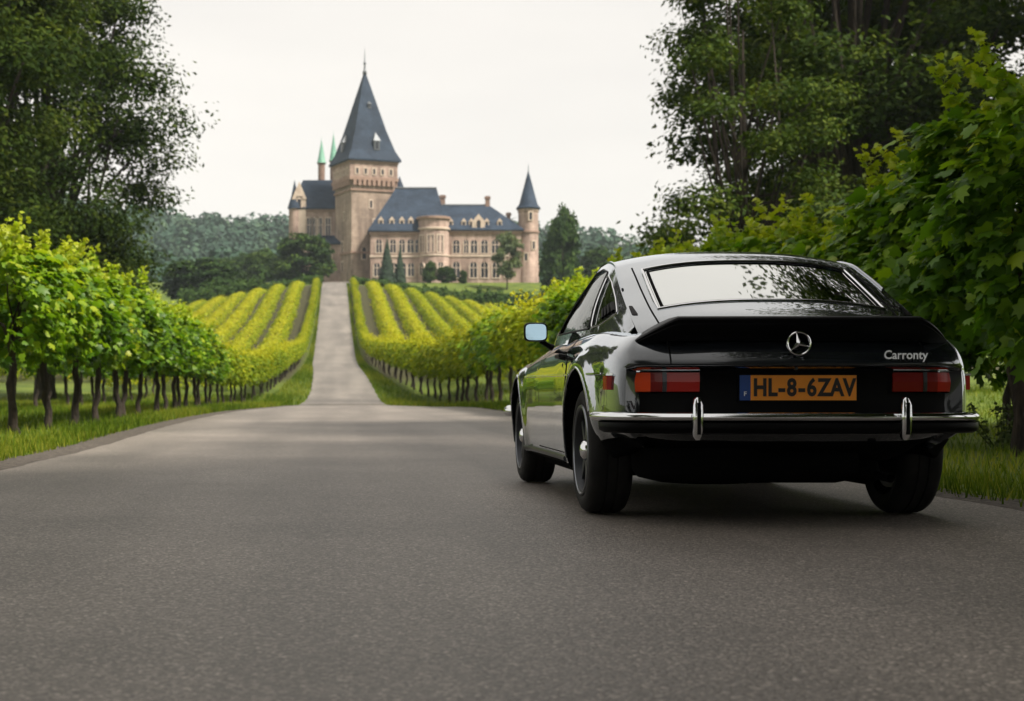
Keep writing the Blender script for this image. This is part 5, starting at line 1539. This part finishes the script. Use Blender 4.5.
# --- flank trim, marker lamps, sills
for s in (-1, 1):
    for (ya_, yb_) in ((6.47, 6.66), (7.08, 7.34), (7.352, 8.525), (8.54, 9.02)):
        yy = np.linspace(ya_, yb_, max(4, int((yb_-ya_)/.04)))
        zz_ = .640+.006*(yy-6.9)
        ribbon("trim_strip", [(s*float(flank(y, z, .004)), y, z) for y, z in zip(yy, zz_)], .011, [(s, 0, .1)]*len(yy), M['chrome'], body, .005)
    ym_, zm_ = 6.395, .600
    x_ = float(flank(ym_, zm_))
    mk = cmb(MB().box(min(s*(x_-.02), s*(x_+.010)), max(s*(x_-.02), s*(x_+.010)), ym_-.045, ym_+.045, zm_-.032, zm_+.028), "side_marker", M['red'])
    cmb(MB().box(min(s*(x_-.02), s*(x_+.013)), max(s*(x_-.02), s*(x_+.013)), ym_-.048, ym_+.048, zm_+.0285, zm_+.037), "marker_rim", M['chrome'], mk)
    yy = np.linspace(7.34, 8.98, 30)
    ribbon("sill_strip", [(s*float(flank(y, .232, .004)), y, .232) for y in yy], .030, [(s, 0, -.1)]*30, M['steel'], body, .006)
    for a, r_ in ((AX_R, W_RZ), (AX_F, .37)):   # rolled arch edges
        arc = []
        for t in np.linspace(R(-8), R(188), 60):
            y, z = a+(r_+.004)*math.cos(t), AXZ+(r_+.004)*math.sin(t)
            if z > .225 and not (y < 6.80 and z < .47): arc.append((s*(float(flank(y, z))-.002), y, z))
        cmb(MB().tube(arc, .0075, 7), "arch_lip", M['paint'], body, True, 50)

# --- door mirrors
for s in (-1, 1):
    mx_, my_, mz_ = .845, 8.10, .884
    mb = MB(); n = 20; lay = [(-.012, .97), (.0, 1.0), (.03, .92), (.06, .66), (.078, .25)]
    for d, k in lay:
        for q in range(n):
            t = 2*math.pi*q/n
            mb.v.append((s*(mx_+.064*k*math.copysign(abs(math.cos(t))**.45, math.cos(t))), my_+d+.13*.064*math.copysign(abs(math.cos(t))**.45, math.cos(t))+.15*.052*math.copysign(abs(math.sin(t))**.45, math.sin(t)), mz_+.052*k*math.copysign(abs(math.sin(t))**.45, math.sin(t))))
    mb.f = [(i*n+q, i*n+(q+1) % n, (i+1)*n+(q+1) % n, (i+1)*n+q) for i in range(len(lay)-1) for q in range(n)]+[tuple((len(lay)-1)*n+q for q in range(n))]
    mb.tube([(s*(mx_-.03), my_+.03, mz_-.045), (s*.775, my_+.035, .815), (s*.745, my_+.04, .80)], [.014, .013, .018], 8)
    mo = cmb(mb, "side_mirror", M['matte'] if True else M['paint'], car, True, 40)
    vs = []
    for q in range(n):
        t = 2*math.pi*q/n
        a_, b_ = .055*math.copysign(abs(math.cos(t))**.45, math.cos(t)), .044*math.copysign(abs(math.sin(t))**.45, math.sin(t))
        vs.append((s*(mx_+a_), my_-.016+.13*a_+.15*b_, mz_+b_))
    cm("mirror_glass", vs, [tuple(range(n))], M['mirror'], mo, False)

# --- wheels
for a in (AX_R, AX_F):
    for s in (-1, 1):
        wd = .186 if a == AX_R else .185
        xo = .782 if a == AX_R else .775
        w = bpy.data.objects.new("wheel", None); link(w, car); w.empty_display_size = .2
        w.location = K((s*xo, a, AXZ))
        ro, ri_ = .290, .205
        pf = [(ri_, -.006), (.222, .004), (.250, .006), (.272, -.004), (.284, -.020), (ro, -.038)]
        for g in (.07, .115, .16):
            if g < wd-.05: pf += [(ro, -g+.004), (ro-.007, -g+.003), (ro-.007, -g-.003), (ro, -g-.004)]
        pf += [(ro, -wd+.038), (.284, -wd+.020), (.272, -wd+.004), (.250, -wd-.006), (ri_, -wd+.01)]
        MB().lathe([(r_, s*h_) for r_, h_ in pf], 72, (0, 0, 0), 'x', cap=False).build("tyre", M['rubber'], w, True, 40)
        mb = MB().lathe([(r_, s*h_) for r_, h_ in [(.208, -.002), (.200, .004), (.190, .002), (.182, -.022), (.176, -.055), (.172, -wd+.03), (.0, -wd+.03)]], 56, (0, 0, 0), 'x', cap=False)
        rim = mb.build("rim", M['dark_rim'], w, True, 35)
        MB().lathe([(.196, s*.0045), (.200, s*.0085), (.206, s*.0075), (.209, s*.001)], 56, (0, 0, 0), 'x', cap=False).build('rim_ring', M['ring'], w, True, 50)
        mb = MB()
        for k in range(8):
            t0 = 2*math.pi*k/8
            c, sn = math.cos(t0), math.sin(t0)
            def P(r_, q, h_): return (s*h_, r_*c-q*sn, r_*sn+q*c)
            vs = [P(.05, -.020, -.018), P(.05, .020, -.018), P(.186, .016, -.020), P(.186, -.016, -.020), P(.05, -.024, -.05), P(.05, .024, -.05), P(.186, .020, -.055), P(.186, -.020, -.055)]
            mb.add(vs, [(0, 1, 2, 3), (4, 7, 6, 5), (0, 4, 5, 1), (1, 5, 6, 2), (2, 6, 7, 3), (3, 7, 4, 0)])
        mb.build("spokes", M['dark_rim'], w, False)
        MB().lathe([(r_, s*h_) for r_, h_ in [(.046, -.06), (.046, -.014), (.040, -.004), (.025, .006), (.0, .010)]], 28, (0, 0, 0), 'x').build("hub_cap", M['chrome'], w, True, 40)

# --- underneath: axle, silencer, tail pipe
cmb(MB().tube([(-.60, AX_R, AXZ-.02), (.60, AX_R, AXZ-.02)], .035, 10).lathe([(.0, -.10), (.09, -.07), (.115, 0), (.09, .07), (.0, .10)], 16, (0, AX_R, AXZ-.02)), "rear_axle", M['under'], car, True, 40)
ex_ = cmb(MB().tube([(.36, 6.42, .225), (.36, 6.44, .222), (.36, 6.72, .222), (.36, 6.74, .225)], [.04, .06, .06, .04], 14), "exhaust", M['under'], car, True, 40)
cmb(MB().tube([(.40, 6.50, .205), (.40, 6.34, .20), (.405, 6.27, .197)], .018, 10, False), "tail_pipe", M['under'], ex_, True)
cmb(MB().lathe([(.0, .165), (.20, .165), (.285, .185), (.31, .22), (.315, .32)], 36, (-.30, 6.60, 0)), "spare_wheel_well", M['under'], car, True, 50)
cmb(MB().lathe([(.0, -.30), (.07, -.28), (.085, -.2), (.085, .2), (.07, .28), (.0, .30)], 20, (.02, 6.42, .255), 'x'), "fuel_tank", M['under'], car, True, 50)
cmb(MB().box(-.68, .68, 7.36, 8.96, .150, .24).box(-.44, .44, 6.80, 9.86, .158, .238), "shadow_floor_pan", M['under'])  # low wide boxes added to deepen the shadow under the car
# --- cabin: seats, dashboard, wheel
for x_ in (-.31, .31):
    st = cmb(MB().prism([(x_-.21, 7.42), (x_+.21, 7.42), (x_+.22, 7.86), (x_-.22, 7.86)], .845, .90), "seat", M['seat'])
    mb = MB(); vs = []
    for z, w_, y_, d in ((.86, .20, 7.43, .07), (.95, .215, 7.38, .075), (1.04, .19, 7.34, .06), (1.065, .15, 7.33, .045)):
        vs += [(x_-w_, y_-d, z), (x_+w_, y_-d, z), (x_+w_, y_+d, z), (x_-w_, y_+d, z)]
    mb.add(vs, [(i*4+k, i*4+(k+1) % 4, i*4+4+(k+1) % 4, i*4+4+k) for i in range(3) for k in range(4)]+[(12, 13, 14, 15), (3, 2, 1, 0)])
    cmb(mb, "backrest", M['seat'], st, True, 50)
cmb(MB().box(-.60, .60, 8.02, 8.22, .82, .872), "dashboard", M['seat'])
swc = Vector((-.31, 7.96, .90)); pts = []
for k in range(25):
    t = 2*math.pi*k/24; pts.append((swc.x+.15*math.cos(t), swc.y+.05*math.sin(t), swc.z+.14*math.sin(t)*.6))
cmb(MB().tube(pts, .011, 8, False).tube([(swc.x-.14, swc.y, swc.z), (swc.x+.14, swc.y, swc.z)], .01, 6), "steering_wheel", M['seat'], car, True)

for o in POOL+[p for parts in (BIG1, BIG2, TALL, THIN, ROUND, PALE, YEW, FIR) for p in parts]:
    bpy.data.objects.remove(o)
